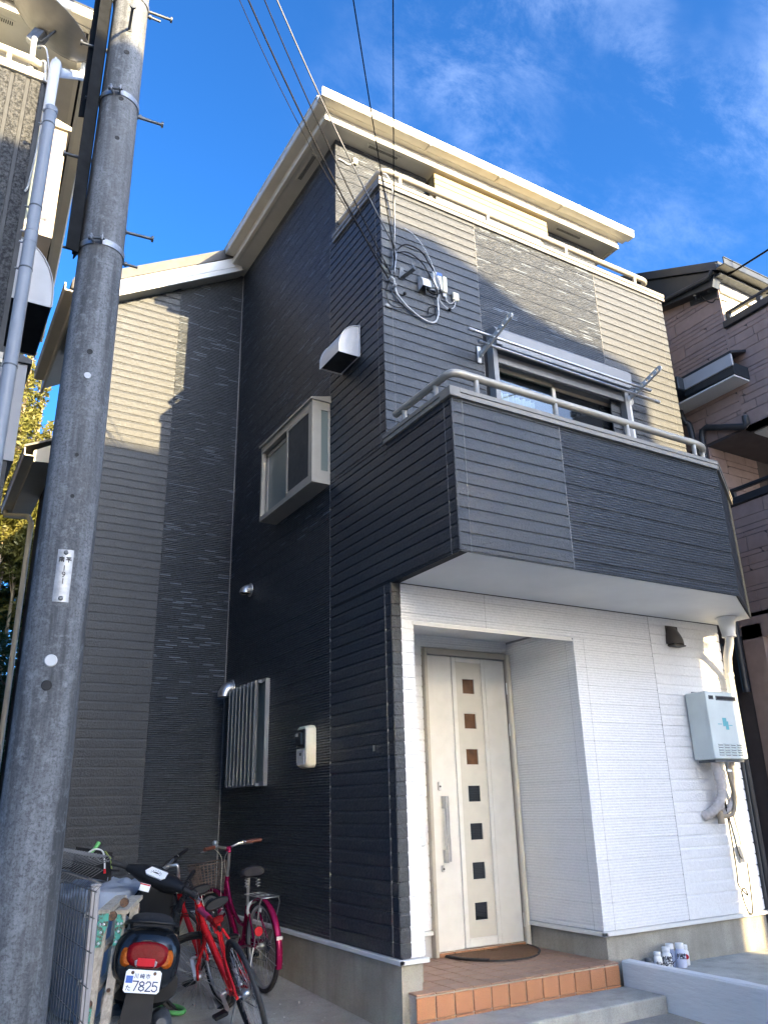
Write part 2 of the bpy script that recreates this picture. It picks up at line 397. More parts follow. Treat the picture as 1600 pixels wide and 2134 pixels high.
KANJI = {
 'kawa': [[(.2,.95),(.2,.4),(.08,.05)], [(.5,.9),(.5,.12)], [(.82,.95),(.82,.05)]],
 'saki': [[(.05,.75),(.05,.2),(.32,.2),(.32,.75)], [(.185,.95),(.185,.2)], [(.42,.8),(1,.8)], [(.7,.98),(.7,.8),(.5,.58)], [(.7,.8),(.92,.6)], [(.4,.52),(1,.52)], [(.9,.52),(.9,.05),(.8,.05)], [(.5,.4),(.75,.4),(.75,.18),(.5,.18),(.5,.4)]],
 'shi': [[(.5,1),(.5,.84)], [(.05,.8),(.95,.8)], [(.18,.62),(.18,.2)], [(.18,.62),(.82,.62),(.82,.2),(.72,.2)], [(.5,.8),(.5,0)]],
 'ta': [[(.08,.72),(.55,.72)], [(.36,.95),(.12,.05)], [(.55,.5),(.92,.5)], [(.52,.25),(.6,.08),(.95,.08)]],
 'minami': [[(.1,.82),(.9,.82)], [(.5,1),(.5,.68)], [(.12,0),(.12,.66),(.88,.66),(.88,.05),(.78,.05)], [(.36,.58),(.42,.48)], [(.64,.58),(.58,.48)], [(.28,.42),(.72,.42)], [(.26,.25),(.74,.25)], [(.5,.42),(.5,.05)]],
 'hira': [[(.12,.88),(.88,.88)], [(.28,.75),(.35,.58)], [(.72,.75),(.65,.58)], [(.05,.45),(.95,.45)], [(.5,.88),(.5,0)]],
 'soto': [[(.3,.95),(.08,.45)], [(.25,.75),(.5,.75),(.12,.05)], [(.2,.5),(.36,.38)], [(.7,1),(.7,0)], [(.7,.55),(.95,.4)]],
 'kabe': [[(.05,.9),(.42,.9),(.42,.7),(.08,.7)], [(.08,.9),(.05,.45)], [(.15,.55),(.4,.55),(.4,.4),(.15,.4),(.15,.55)], [(.5,.85),(.98,.85)], [(.74,1),(.74,.85)], [(.5,.65),(.98,.65)], [(.74,.85),(.74,.4)], [(.25,.25),(.75,.25)], [(.5,.38),(.5,.04)], [(.05,.04),(.95,.04)]],
}

# ------------------------------------------------------------------ ground
def gz(y): return -.46+.04*max(-5., min(4., y))
def build_ground():
    mb = MB(); ys = [-60, -5.001, -5, -2, 0, 2, 4, 60]
    for y0, y1 in zip(ys[:-1], ys[1:]): mb.add([(-60, y0, gz(y0)), (60, y0, gz(y0)), (60, y1, gz(y1)), (-60, y1, gz(y1))], [(0, 1, 2, 3)])
    struct('ground', mb, 'drive')
    mb = MB(); mb.add([(-60, -9.6, gz(-9)+.006), (60, -9.6, gz(-9)+.006), (60, -5.02, gz(-9)+.006), (-60, -5.02, gz(-9)+.006)], [(0, 1, 2, 3)])
    mb.add([(-60, -5.02, gz(-5)+.006), (60, -5.02, gz(-5)+.006), (60, -3.0, gz(-3.)+.006), (-60, -3.0, gz(-3.)+.006)], [(0, 1, 2, 3)])
    struct('road', mb, 'asphalt')
build_ground()

# ------------------------------------------------------------------ the grey and white house
W, D, B, Y3 = 3.86, 3.67, .924, .91
ZB, ZB1, ZT, ZS = 2.6, 3.793, 6.497, 7.87
PA, PC = .0935, .1556
house = thing('house', 'dark grey and white three storey house with stacked balconies and a white porch', 'house', (1.9, 1.8, -.45))
_cache = {}
PROF_A = [(0, .0005), (.0085, .0005), (.0095, .0085), (.074, .009), (.0925, .0045)]
PROF_C = [(0, .0005), (.0060, .0005), (.0068, .0065), (.1545, .007)]
def board(parent, kind, x, y, z, ang, length, h=None, l_top=0.):
    """a horizontal siding board; ang 0 faces -Y and runs +X, ang -90 deg faces -X and runs -Y. l_top slants the start edge"""
    style, shade = kind
    key = (style, shade, round(length, 3), round(h or 0, 4), round(l_top, 3))
    if key not in _cache:
        prof = PROF_A if style == 'A' else PROF_C; full = PA if style == 'A' else PC
        pr = [p for p in prof if h is None or p[0] < h-1e-4]
        if h is not None: pr = pr+[(h, pr[-1][1])]
        mb = MB(); n = len(pr)
        sl = lambda v: l_top*(v/(h or full))
        vs = [(sl(v), -o, v) for v, o in pr]+[(length, -o, v) for v, o in pr]+[(sl(pr[-1][0]), .004, pr[-1][0]), (length, .004, pr[-1][0]), (0, .004, 0), (length, .004, 0)]
        fs = [(i, n+i, n+i+1, i+1) for i in range(n-1)]+[(n-1, 2*n-1, 2*n+1, 2*n), (2*n+2, 2*n+3, n, 0),
              tuple([2*n+2]+list(range(n))+[2*n]), tuple([2*n+1]+list(range(2*n-1, n-1, -1))+[2*n+3])]
        mb.add(vs, fs)
        mat = {('A', 'd'): 'dark_plain', ('R', 'd'): 'dark_ribbed', ('C', 'd'): 'dark_dashed', ('A', 'w'): 'white_plain', ('C', 'w'): 'white_ribbed', ('R', 'w'): 'white_ribbed', ('A', 'c'): 'clad'}[(style, shade)]
        _cache[key] = mb.mesh('siding_board' if style == 'A' else 'ribbed_board', mat)
    return inst('siding_board' if style == 'A' else 'ribbed_board', _cache[key], (x, y, z), ang, parent)
def seams(parent, mat, *boxes):
    for b in boxes: obj('joint_seam', MB().box(*b), mat, parent)
def rows(z0, z1, anchor, p):
    k = math.floor((z0-anchor)/p+1e-6); out = []
    while True:
        a = anchor+k*p; b = a+p; k += 1
        if a >= z1-1e-4: return out
        if b <= z0+.012: continue
        out.append((max(a, z0), min(b, z1)-max(a, z0)))
def field(parent, kind, x, y, ang, length, z0, z1, anchor):
    p = PA if kind[0] == 'A' else PC
    for z, h in rows(z0, z1, anchor, p):
        board(parent, kind, x, y, z, ang, length, None if abs(h-p) < 1e-3 else h)
LEFT = -PI/2
AW = 4.391                                                    # a board joint on the walls
# the long side wall (faces -X)
mb = MB(); mb.box(.004, 0, 0, .12, D+.1, 6.5); mb.box(.004, Y3, 6.5, .12, D+.1, ZS)
mb.box(.004, -B+.012, ZB+.002, .07, 0, ZB1)
side = obj('wall', mb, 'wall_core', house)
SEAM = 1.03
field(side, ('A', 'd'), 0, SEAM, LEFT, SEAM+.012, 0, ZB, AW)
field(side, ('A', 'd'), 0, SEAM, LEFT, SEAM+B+.012, ZB, ZB1, AW)
field(side, ('A', 'd'), 0, SEAM, LEFT, SEAM+.012, ZB1, ZT, AW)
field(side, ('R', 'd'), 0, D-.002, LEFT, D-SEAM-.004, 0, 3.46, AW)
field(side, ('C', 'd'), 0, D-.002, LEFT, D-SEAM-.004, 3.46, ZT, AW)
field(side, ('C', 'd'), 0, D-.002, LEFT, D-Y3+.008, ZT, ZS, AW)
# the gable wall at the back of the recess (faces -Y)
SL = .604                                                     # roof slope
def ztop(x): return 7.873+SL*x
XW = -1.97
mb = MB(); mb.prism([(XW, D+.005, 0), (0, D+.005, 0), (0, D+.005, 7.87), (XW, D+.005, ztop(XW))], (0, .1, 0))
mb.prism([(XW, D+.005, 0), (XW, 4.9, 0), (XW, 4.9, ztop(XW)), (XW, D+.005, ztop(XW))], (.05, 0, 0)); mb.box(XW, 4.9, 0, XW+.05, 5.95, 5.2); mb.box(XW+.05, 5.9, 0, 0, 5.95, 5.2); mb.box(XW+.05, 4.85, 5, 0, 4.9, 6.6)
gable = obj('wall', mb, 'wall_core', house)
for style, xa, xb in (('A', XW, -.845), ('C', -.842, -.004)):
    p = PA if style == 'A' else PC
    for z, h in rows(0, 7.9, AW, p):
        xl = max(xa, (z-7.873)/SL)
        if xl > xb-.03: continue
        st = 'R' if (style == 'C' and z < 1.95) else style
        top = max(xa, (z+h-7.873)/SL)
        board(gable, (st, 'd'), xl, D, z, 0, xb-xl, None if abs(h-p) < 1e-3 else h, min(top, xb-.01)-xl)
obj('corner_seam', MB().box(-.016, D-.016, 0, -.0005, D-.0095, 7.85), 'seam', house)
# upper front wall (faces -Y) behind the lower balcony and up to the parapet
mb = MB(); mb.box(.012, .004, ZB, 1.15, .12, ZT); mb.box(2.95, .004, ZB, W, .12, ZT); mb.box(1.15, .004, 5.22, 2.95, .12, ZT); mb.box(1.15, .004, ZB, 2.95, .12, 3.9)
front = obj('wall', mb, 'wall_core', house)
field(front, ('A', 'd'), -.012, 0, 0, 1.106, ZB1-.1, ZT, AW)
field(front, ('C', 'd'), 1.098, 0, 0, 1.65, 5.22, ZT, AW)
field(front, ('A', 'd'), 2.752, 0, 0, W-2.752, ZB1-.1, ZT, AW)
mb = MB(); mb.box(W-.12, .02, 0, W+.012, 7.6, ZT); mb.box(W-.12, Y3+.05, ZT, W+.012, 7.6, ZS)
obj('wall', mb, 'dark_plain', house)
# third storey front wall
mb = MB(); mb.box(.012, Y3+.004, 5.9, 1.2, Y3+.12, ZS); mb.box(2.88, Y3+.004, 5.9, W-.01, Y3+.12, ZS); mb.box(1.2, Y3+.2, 5.9, 2.88, Y3+.3, ZS)
top_wall = obj('wall', mb, 'wall_core', house)
field(top_wall, ('C', 'd'), -.010, Y3, 0, 1.2, 6.3, ZS, AW)
field(top_wall, ('C', 'd'), 2.89, Y3, 0, W-2.88, 6.3, ZS, AW)
# lower balcony: floor slab, front and splayed end
XC, XD, YD = 2.97, 3.905, -.372
plan = [(.02, -.02), (.02, -B+.02), (XC-.01, -B+.02), (XD-.02, YD), (XD-.02, -.02)]
mb = MB(); mb.prism([(x, y, ZB+.004) for x, y in plan], (0, 0, .11))
balcony = obj('balcony', mb, 'soffit_white', house)
mb = MB(); mb.prism([(x, y, 3.3) for x, y in plan], (0, 0, .05)); obj('balcony_floor', mb, 'plinth', balcony)
mb = MB(); mb.box(.03, -B+.005, ZB+.01, XC, -B+.07, ZB1); d = Vector((XD-XC, YD+B, 0)).normalized(); nn = Vector((d.y, -d.x, 0))
p0, p1 = Vector((XC, -B, 0))-nn*.005, Vector((XD, YD, 0))-nn*.005
mb.prism([(*p0.xy, ZB+.01), (*p1.xy, ZB+.01), (*(p1-nn*.06).xy, ZB+.01), (*(p0-nn*.06).xy, ZB+.01)], (0, 0, ZB1-ZB-.01))
mb.box(XD-.07, YD, ZB+.01, XD-.005, 0, ZB1)
obj('parapet_core', mb, 'wall_core', balcony)
BS = 1.05; AB = 3.763
field(balcony, ('A', 'd'), -.012, -B, 0, BS+.010, ZB, ZB1, AB)
field(balcony, ('R', 'd'), BS+.002, -B, 0, XC-BS+.004, ZB, ZB1, AB)
field(balcony, ('R', 'd'), XC, -B, math.atan2(d.y, d.x), math.hypot(XD-XC, YD+B), ZB, ZB1, AB)
seams(balcony, 'seam', (.088, -B-.0105, ZB, .0915, -B-.0015, ZB1), (-.0105, -B+.088, ZB, -.0015, -B+.0915, ZB1), (BS-.004, -B-.0095, ZB, BS+.002, -B-.002, ZB1))
seams(house, 'seam', (-.0105, .088, 0, -.0015, .0905, ZB), (-.0105, .088, ZB1, -.0015, .0905, ZT), (.088, -.0105, 3.9, .0905, -.0015, ZT), (W-.1, -.0105, 3.9, W-.0975, -.0015, ZT),
      (1.094, -.0095, 3.9, 1.098, -.002, ZT), (2.748, -.0095, 5.3, 2.752, -.002, ZT), (-.0098, SEAM, 0, -.002, SEAM+.003, ZT))

# copings: a lipped beige metal cap in lengths
M['coping_metal'] = plain('beige grey coping sheet', (.21, .195, .165), .5, var=.05)
def coping(parent, p, q, z, w=.13, h=.075, mat='alu'):
    mb = MB(); p, q = Vector((*p, z)), Vector((*q, z)); mb.obox(p+Vector((0, 0, h*.25)), q+Vector((0, 0, h*.25)), w, h*.5); mb.obox(p+Vector((0, 0, h*.78)), q+Vector((0, 0, h*.78)), w+.014, h*.46)
    return obj('coping', mb, mat if mat != 'alu' else 'coping_metal', parent)
cx = .05
coping(balcony, (.034, .015), (.034, -B+.10), ZB1); coping(balcony, (.06, -B+.034), (XC+.0, -B+.034), ZB1)
q0 = Vector((XC, -B))-Vector(nn.xy)*.034; q1 = Vector((XD, YD))-Vector(nn.xy)*.034; coping(balcony, q0.lerp(q1, .008), q1, ZB1); coping(balcony, (XD-.034, YD+.06), (XD-.034, 0), ZB1)
mb = MB(); mb.box(-.038, -B-.038, ZB1-.003, .062, -B+.104, ZB1+.078, .004); obj('coping_corner', mb, 'coping_metal', balcony)
parapet = obj('parapet', MB().box(.02, .02, 5.85, .12, Y3, ZT).box(.02, .02, 5.85, W, .12, ZT).box(W-.1, .02, 5.85, W, Y3, ZT).box(.1, .1, 5.85, W-.1, Y3, 5.9), 'wall_core', house)
coping(parapet, (.036, Y3+.03), (.036, .108), ZT, .13, .088); coping(parapet, (-.033, .036), (W+.033, .036), ZT, .13, .088); coping(parapet, (W-.036, .108), (W-.036, Y3), ZT, .13, .088)

def railing(parent, path, posts, r=.032, mat='alu', zb=0.):
    rail = obj('railing', MB().tube(path, r, 12), mat, parent)
    for x, y, z0, z1 in posts:
        obj('railing_post', MB().lathe([(.0235, 0), (.0235, .004), (.021, .006), (.021, z1-z0)], (x, y, z0), (0, 0, 1), 10), mat, rail)
    return rail
def rounded(p, q, r, z, n=6):
    """corner from p through q to r, trimmed and rounded"""
    p, q, r = (Vector((*v, z)) for v in (p, q, r)); a = q+(p-q).normalized()*.09; b = q+(r-q).normalized()*.09
    return [a*(1-t)**2+q*2*t*(1-t)+b*t*t for t in [i/n for i in range(n+1)]]
zr = 4.03
path = [Vector((.03, -.10, zr))]+rounded((.03, -.1), (.03, -.905), (2.75, -.905), zr)+rounded((.03, -.905), (2.84, -.905), (XD-.03, YD-.02), zr)+[Vector((3.0, -.80, zr))]
railing(balcony, path, [(.03, -.235, 3.87, zr), (.03, -.69, 3.87, zr), (.26, -.905, 3.87, zr), (1.06, -.905, 3.87, zr), (1.88, -.905, 3.87, zr), (2.74, -.905, 3.87, zr), (2.95, -.835, 3.87, zr)])
zr = 6.76
path = [Vector((.05, Y3-.0, zr))]+rounded((.05, .9), (.05, .04), (3.6, .04), zr)+rounded((.05, .04), (3.72, .04), (3.8, .5), zr)+[Vector((3.81, .55, zr))]
railing(parapet, path, [(.05, .62, 6.59, zr), (.25, .04, 6.59, zr), (1.33, .04, 6.59, zr), (2.42, .04, 6.59, zr), (3.50, .04, 6.59, zr), (3.78, .4, 6.59, zr)])

# main roof: flat soffit, two trims, gutter, low hip
roof = obj('roof', MB().add([(-.30, .60, 8.02), (W+.33, .60, 8.02), (W+.33, 7.5, 8.02), (-.30, 7.5, 8.02), (1.2, 2.5, 8.5), (2.6, 2.5, 8.5), (2.6, 5.5, 8.5), (1.2, 5.5, 8.5)],
   [(0,1,5,4), (1,2,6,5), (2,3,7,6), (3,0,4,7), (4,5,6,7), (3,2,1,0)]), 'roof', house)
obj('soffit', MB().box(-.20, .74, ZS+.003, W+.22, D+.06, ZS+.02), 'soffit', roof)
mb = MB(); mb.box(-.245, .692, ZS-.012, W+.27, .74, ZS+.038, .004); obj('fascia', mb, 'cream', roof)
mb = MB(); mb.box(-.245, .742, ZS-.010, -.198, 3.66, ZS+.036, .004); obj('fascia', mb, 'cream', roof)
mb = MB(); mb.box(W+.22, .742, ZS-.010, W+.27, 7, ZS+.083, .004); obj('fascia', mb, 'cream', roof)
mb = MB(); mb.box(-.235, .70, ZS+.042, W+.26, .73, 8.02); mb.box(-.235, .735, ZS+.042, -.205, 3.62, 8.02); mb.box(W+.23, .735, ZS+.042, W+.26, 7, 8.02)
obj('fascia', mb, 'soffit', roof)
def gutter(parent, p, q, out, name='gutter', mat='cream', s=1.):
    """open box gutter: bottom, outer face with a rolled lip, seen from below"""
    p, q, out = Vector(p), Vector(q), Vector(out); prof = [(0, 0), (0, -.080), (.108, -.085), (.118, -.075), (.120, .0), (.128, .004), (.128, .016), (.108, .016), (.106, -.070), (.012, -.070), (.012, 0)]
    pts = [p+out*a*s+Vector((0, 0, b*s)) for a, b in prof]; return obj(name, MB().prism(pts, q-p), mat, parent)
gutter(roof, (-.362, .64, 8.06), (W+.40, .64, 8.06), (0, -1, 0)); gutter(roof, (-.235, .645, 8.058), (-.235, 3.60, 8.058), (-1, 0, 0))
obj('gutter_base', MB().box(-.235, .640, 7.976, W+.36, .70, 7.982), 'soffit', roof)
for x in (1.0, 2.0, 3.0): obj('gutter_bracket', MB().box(x, .53, 7.962, x+.02, .64, 7.974), 'cream', roof)
def soffit_vent(parent, x0, y0, x1, y1, z, n, alongx=True):
    mb = MB(); mb.box(x0, y0, z-.006, x1, y1, z+.004); v = obj('soffit_vent', mb, 'soffit', parent); mb = MB()
    for i in range(n):
        t = (i+.5)/n
        if alongx: c = x0+.03+(x1-x0-.06)*t; mb.box(c-.005, y0+.018, z-.0075, c+.004, y1-.018, z-.005)
        else: c = y0+.03+(y1-y0-.06)*t; mb.box(x0+.018, c-.005, z-.0075, x1-.018, c+.004, z-.005)
    obj('vent_slot', mb, 'slot', v)
soffit_vent(roof, .33, .765, .76, .835, ZS, 26); soffit_vent(roof, 3.10, .765, 3.56, .835, ZS, 26); soffit_vent(roof, -.145, 1.2, -.065, 1.66, ZS, 24, False)
# sloping wing roof with its bargeboard, eave and gutter
def sl(x, dz): return 7.873+SL*x+dz
XE = -2.13
mb = MB(); mb.prism([(-.02, 3.50, sl(-.02, .02)), (XE, 3.50, sl(XE, .02)), (XE, 3.50, sl(XE, .04)), (-.02, 3.50, sl(-.02, .04))], (0, 2.3, 0))
wroof = obj('wing_roof', mb, 'soffit', house)
mb = MB(); mb.prism([(-.06, 3.47, sl(-.06, .245)), (XE-.06, 3.47, sl(XE-.06, .245)), (XE-.06, 3.47, sl(XE-.06, .37)), (-.06, 3.47, sl(-.06, .37))], (0, 2.3, 0))
obj('roof_sheet', mb, 'roof', wroof)
mb = MB(); mb.prism([(-.06, 3.455, sl(-.06, .235)), (XE-.05, 3.455, sl(XE-.05, .235)), (XE-.05, 3.455, sl(XE-.05, .385)), (-.06, 3.455, sl(-.06, .385))], (0, .03, 0))
obj('verge_cap', mb, 'roof', wroof)
for k in range(3):
    a, b = .0+.077*k, .077*(k+1)-.003
    mb = MB(); mb.prism([(-.10, 3.468-.004*(k == 1), sl(-.10, a)), (XE, 3.468-.004*(k == 1), sl(XE, a)), (XE, 3.468-.004*(k == 1), sl(XE, b)), (-.10, 3.468-.004*(k == 1), sl(-.10, b))], (0, .03, 0))
    obj('bargeboard', mb, 'white', wroof)
mb = MB(); mb.box(XE-.02, 3.47, sl(XE, .01)-.02, XE+.01, 5.9, sl(XE, .2)); obj('fascia', mb, 'cream', wroof)
gutter(wroof, (XE-.02, 3.43, sl(XE, .22)), (XE-.02, 5.75, sl(XE, .20)), (-1, 0, 0))
# low eave further back with its own downpipe
mb = MB(); mb.prism([(-2.23, 4.6, 4.99), (-1.97, 4.6, 5.02), (-1.97, 4.6, 5.30), (-2.23, 4.6, 5.14)], (0, 2.3, 0))
lroof = obj('lower_roof', mb, 'soffit', house)
gutter(lroof, (-2.23, 4.58, 5.13), (-2.23, 6.9, 5.12), (-1, 0, 0))
mb = MB(); mb.prism([(-2.36, 4.56, 5.145), (-1.96, 4.56, 5.34), (-1.96, 4.56, 5.37), (-2.36, 4.56, 5.175)], (0, 2.4, 0)); obj('roof_sheet', mb, 'roof', lroof)
obj('downpipe', MB().tube([(-2.30, 6.75, 5.05), (-2.30, 6.65, 4.95), (-2.06, 6.12, 4.80), (-2.02, 6.02, 4.68), (-2.02, 6.02, -.3)], .036, 10), 'cream', lroof)

# ---- ground floor
XJ, XO, YD2, ZL = .187, 1.87, .94, 2.315
PZ = -.2
mb = MB(); mb.box(.02, .02, -.01, XJ-.012, YD2, ZB); mb.box(XO+.012, .012, -.01, W, .1, ZB); mb.box(XO+.012, .02, -.01, XO+.1, YD2+.1, ZB); mb.box(.1, .02, ZL+.004, XO+.1, .1, ZB)
mb.box(.15, YD2+.006, PZ, .872, YD2+.1, ZB); mb.box(.86, YD2+.006, 2.32, XO+.02, YD2+.1, ZB)
porch_wall = obj('porch_wall', mb, 'white_core', house)
field(porch_wall, ('A', 'd'), -.012, 0, 0, .089, 0, ZB, AW)
field(porch_wall, ('A', 'w'), .0775, 0, 0, XJ-.0775, 0, ZL, AW)
field(porch_wall, ('C', 'w'), .0775, 0, 0, 2.77, ZL, ZB, AW)
field(porch_wall, ('C', 'w'), XO-.012, 0, 0, 2.85-XO+.010, 0, ZL, AW)
field(porch_wall, ('A', 'w'), 2.852, 0, 0, W-2.852, 0, ZB, AW)
field(porch_wall, ('C', 'w'), XO, YD2, LEFT, YD2, 0, ZL+.1, AW)
field(porch_wall, ('A', 'w'), XJ, YD2, 0, .872-XJ, 0, ZB, AW)
field(porch_wall, ('C', 'w'), .86, YD2, 0, XO-.86, 2.33, ZB, AW)
field(porch_wall, ('A', 'w'), XJ, .012, PI/2, YD2-.014, 0, ZB, AW)
obj('porch_ceiling', MB().box(XJ, .03, ZL+.12, XO, YD2, ZL+.14), 'soffit_white', porch_wall)
mb = MB(); mb.box(XJ-.01, -.014, ZL-.022, XO-.03, .045, ZL-.002, .003); mb.box(XJ-.01, -.018, ZL-.034, XO-.03, -.008, ZL-.022); obj('lintel_trim', mb, 'white', porch_wall)
seams(porch_wall, 'white_core', (1.98, -.0078, 0, 1.9825, -.004, ZL), (2.849, -.0085, 0, 2.852, -.002, ZB), (XO-.0078, .1, 0, XO-.004, .1025, ZL), (.9, -.0078, ZL, .9025, -.004, ZB))
# drip trims and rendered plinth
mb = MB(); mb.box(-.036, -.036, -.033, .004, D, -.003, .003); obj('drip_trim', mb, 'white', house)
mb = MB(); mb.box(-.0355, -.036, -.0335, .205, -.0, -.0035, .003); obj('drip_trim', mb, 'white', house)
mb = MB(); mb.box(XO-.036, -.036, -.033, W+.03, 0, -.003, .003); mb.box(XO-.036, -.036, -.0335, XO-.0, YD2, -.0035, .003); obj('drip_trim', mb, 'white', house)
mb = MB(); mb.box(XJ, YD2-.036, -.033, .87, YD2, -.003, .003); obj('drip_trim', mb, 'white', house)
mb = MB(); mb.box(XW-.03, D-.036, -.033, -.036, D, -.003, .003); obj('drip_trim', mb, 'white', house)
mb = MB(); mb.box(.002, .004, -.8, .165, YD2+.3, -.01); mb.box(.003, .2, -.8, .3, D+.2, -.01); mb.box(XW, D+.004, -.8, .2, D+.2, -.01); mb.box(XO+.012, .002, -.8, W+.01, .2, -.01); mb.box(XO+.013, .1, -.8, XO+.2, 1.2, -.01); mb.box(.1, YD2+.008, -.8, .88, YD2+.3, -.01)
obj('plinth', mb, 'plinth', house)

# ---- front door
door = obj('door', MB().box(.915, YD2-.03, -.162, 1.18, YD2+.01, 2.25, .004).box(1.565, YD2-.03, -.162, 1.805, YD2+.01, 2.25, .004), 'door', house)
mb = MB(); y0, y1 = YD2-.036, YD2+.008
mb.box(1.183, y0, -.158, 1.228, y1, 2.248, .004); mb.box(1.520, y0, -.158, 1.562, y1, 2.248, .004); mb.box(1.228, y0, 2.205, 1.520, y1, 2.248, .004); mb.box(1.228, y0, -.158, 1.520, y1, -.09, .004)
obj('door_moulding', mb, 'door', door)
mb = MB(); zs = [1.92-.3135*i for i in range(7)]; ww = (1.305, 1.437); y0, y1 = YD2-.026, YD2+.006
mb.box(1.226, y0, -.09, ww[0], y1, 2.207); mb.box(ww[1], y0, -.09, 1.522, y1, 2.207)
ed = [2.207]+[z for a in zs for z in (a+.133, a)]+[-.09]
for a, b in zip(ed[::2], ed[1::2]): mb.box(ww[0], y0, b, ww[1], y1, a)
obj('door_panel', mb, 'door_panel', door)
for i, z in enumerate(zs):
    obj('pane', MB().box(ww[0]-.003, YD2-.014, z-.003, ww[1]+.003, YD2-.008, z+.136), 'glass' if i > 2 else 'amber_glass', door)
mb = MB(); mb.box(.873, YD2-.055, PZ+.001, .908, YD2+.02, 2.315, .006); mb.box(1.812, YD2-.055, PZ+.001, 1.838, YD2+.02, 2.315, .006); mb.box(.908, YD2-.05, 2.258, 1.812, YD2+.02, 2.314, .006)
obj('door_frame', mb, 'alu', door)
obj('door_post', MB().lathe([(.022, 0), (.022, 2.50)], (1.838, YD2-.055, PZ+.002), (0, 0, 1), 12), 'cream', door)
mb = MB(); mb.box(.908, YD2-.045, PZ+.036, 1.812, YD2+.02, -.168); obj('threshold', mb, 'steel', door)
for z in (1.93, 1.55, -.05): obj('hinge', MB().lathe([(.007, 0), (.007, .11)], (1.808, YD2-.045, z), (0, 0, 1), 8), 'steel', door)
mb = MB(); mb.box(1.0, YD2-.075, .50, 1.022, YD2-.03, .60, .003); mb.box(1.0, YD2-.075, .93, 1.022, YD2-.03, 1.03, .003); mb.box(1.006, YD2-.10, .50, 1.024, YD2-.072, 1.03, .006); mb.box(1.028, YD2-.1, .51, 1.046, YD2-.078, 1.03, .005)
obj('door_handle', mb, 'steel', door)
for z, hh in ((1.075, .075), (.43, .052)):
    lk = obj('door_lock', MB().box(.972, YD2-.05, z, 1.004, YD2-.03, z+hh, .008), 'steel', door)
    obj('keyhole', MB().lathe([(.009, 0), (.009, .004)], (.988, YD2-.050, z+hh*.45), (0, -1, 0), 10), 'slot', lk)
# mailbox plate on the reveal
t = obj('mailbox', MB().box(XJ+.002, .26, .67, XJ+.22, .34, 1.04, .01), 'pvc', None); tag(t, 'flat pale grey mail box beside the left jamb of the front door', 'mailbox')
bpy.data.objects['mailbox'].parent = None

# ---- bay window on the side wall
y0, y1, z0, z1, dx = 1.03, 2.30, 3.80, 4.655, -.20
mb = MB()
mb.box(dx, y0, z0, 0, y1, z0+.05); mb.box(dx, y0, z1-.07, 0, y1, z1)
mb.box(dx, y0, z0+.05, dx+.035, y0+.06, z1-.07); mb.box(dx, y1-.035, z0+.05, dx+.035, y1, z1-.07)
mb.box(dx+.035, y0, z0+.05, dx+.095, y0+.03, z1-.07); mb.box(-.03, y0, z0+.05, 0, y0+.03, z1-.07); mb.box(dx+.095, y0, z0+.05, -.03, y0+.03, z0+.13); mb.box(dx+.095, y0, z1-.09, -.03, y0+.03, z1-.07); mb.box(dx+.035, y1-.03, z0+.05, 0, y1, z1-.07)
bay = obj('bay_window', mb, 'alu', house)
mb = MB(); mb.prism([(dx-.022, y0-.018, z1), (0, y0-.018, z1), (0, y0-.018, z1+.075), (dx-.022, y0-.018, z1+.02)], (0, y1-y0+.036, 0)); obj('bay_roof', mb, 'alu', bay)
obj('side_pane', MB().box(dx+.094, y0+.010, z0+.129, -.029, y0+.016, z1-.089), 'glass_soft', bay)
mb = MB(); mb.box(dx+.002, 1.60, z0+.05, dx+.022, 1.635, z1-.07); mb.box(dx+.002, 1.09, z0+.05, dx+.022, 1.635, z0+.085); mb.box(dx+.002, 1.09, z1-.10, dx+.022, 1.60, z1-.07); mb.box(dx+.002, 1.09, z0+.085, dx+.022, 1.115, z1-.1)
obj('screen_frame', mb, 'alu', bay)
obj('insect_screen', MB().box(dx+.009, 1.112, z0+.084, dx+.013, 1.602, z1-.099), 'screen', bay)
mb = MB(); mb.box(dx+.045, 1.62, z0+.05, dx+.07, 2.262, z0+.085); mb.box(dx+.045, 1.62, z1-.13, dx+.07, 2.262, z1-.09); mb.box(dx+.045, 2.21, z0+.05, dx+.07, 2.262, z1-.1)
obj('sash', mb, 'alu', bay)
obj('pane', MB().box(dx+.055, 1.636, z0+.08, dx+.061, 2.215, z1-.12), 'glass_soft', bay)
obj('bay_back', MB().box(-.016, y0+.04, z0+.05, .0, y1-.04, z1-.07), 'interior', bay)

# ---- lower side window behind vertical louvres
y0, y1, z0, z1 = 2.36, 3.24, 1.17, 2.19
mb = MB(); mb.box(-.05, y0, z0, -.004, y0+.02, z1); mb.box(-.05, y1-.02, z0, -.004, y1, z1); mb.box(-.05, y0+.02, z1-.03, -.004, y1-.02, z1); mb.box(-.05, y0+.02, z0, -.004, y1-.02, z0+.04); mb.box(-.03, 2.78, z0+.04, -.006, 2.81, z1-.03)
lw = obj('louvre_window', mb, 'alu_grey', house)
obj('pane', MB().box(-.018, y0+.02, z0+.04, -.014, y1-.02, z1-.03), 'glass_soft', lw)
mb = MB(); mb.box(-.085, 2.47, z1-.035, -.05, y1, z1-.005); mb.box(-.085, 2.47, z0, -.05, y1, z0+.025); obj('louvre_rail', mb, 'alu_grey', lw)
for i in range(8):
    yy = 2.49+i*.104
    m2 = MB(); m2.obox((-.095, yy, z0+.01), (-.095, yy, z1-.012), .012, .055, (.75, .66, 0)); obj('louvre', m2, 'alu_grey', lw)

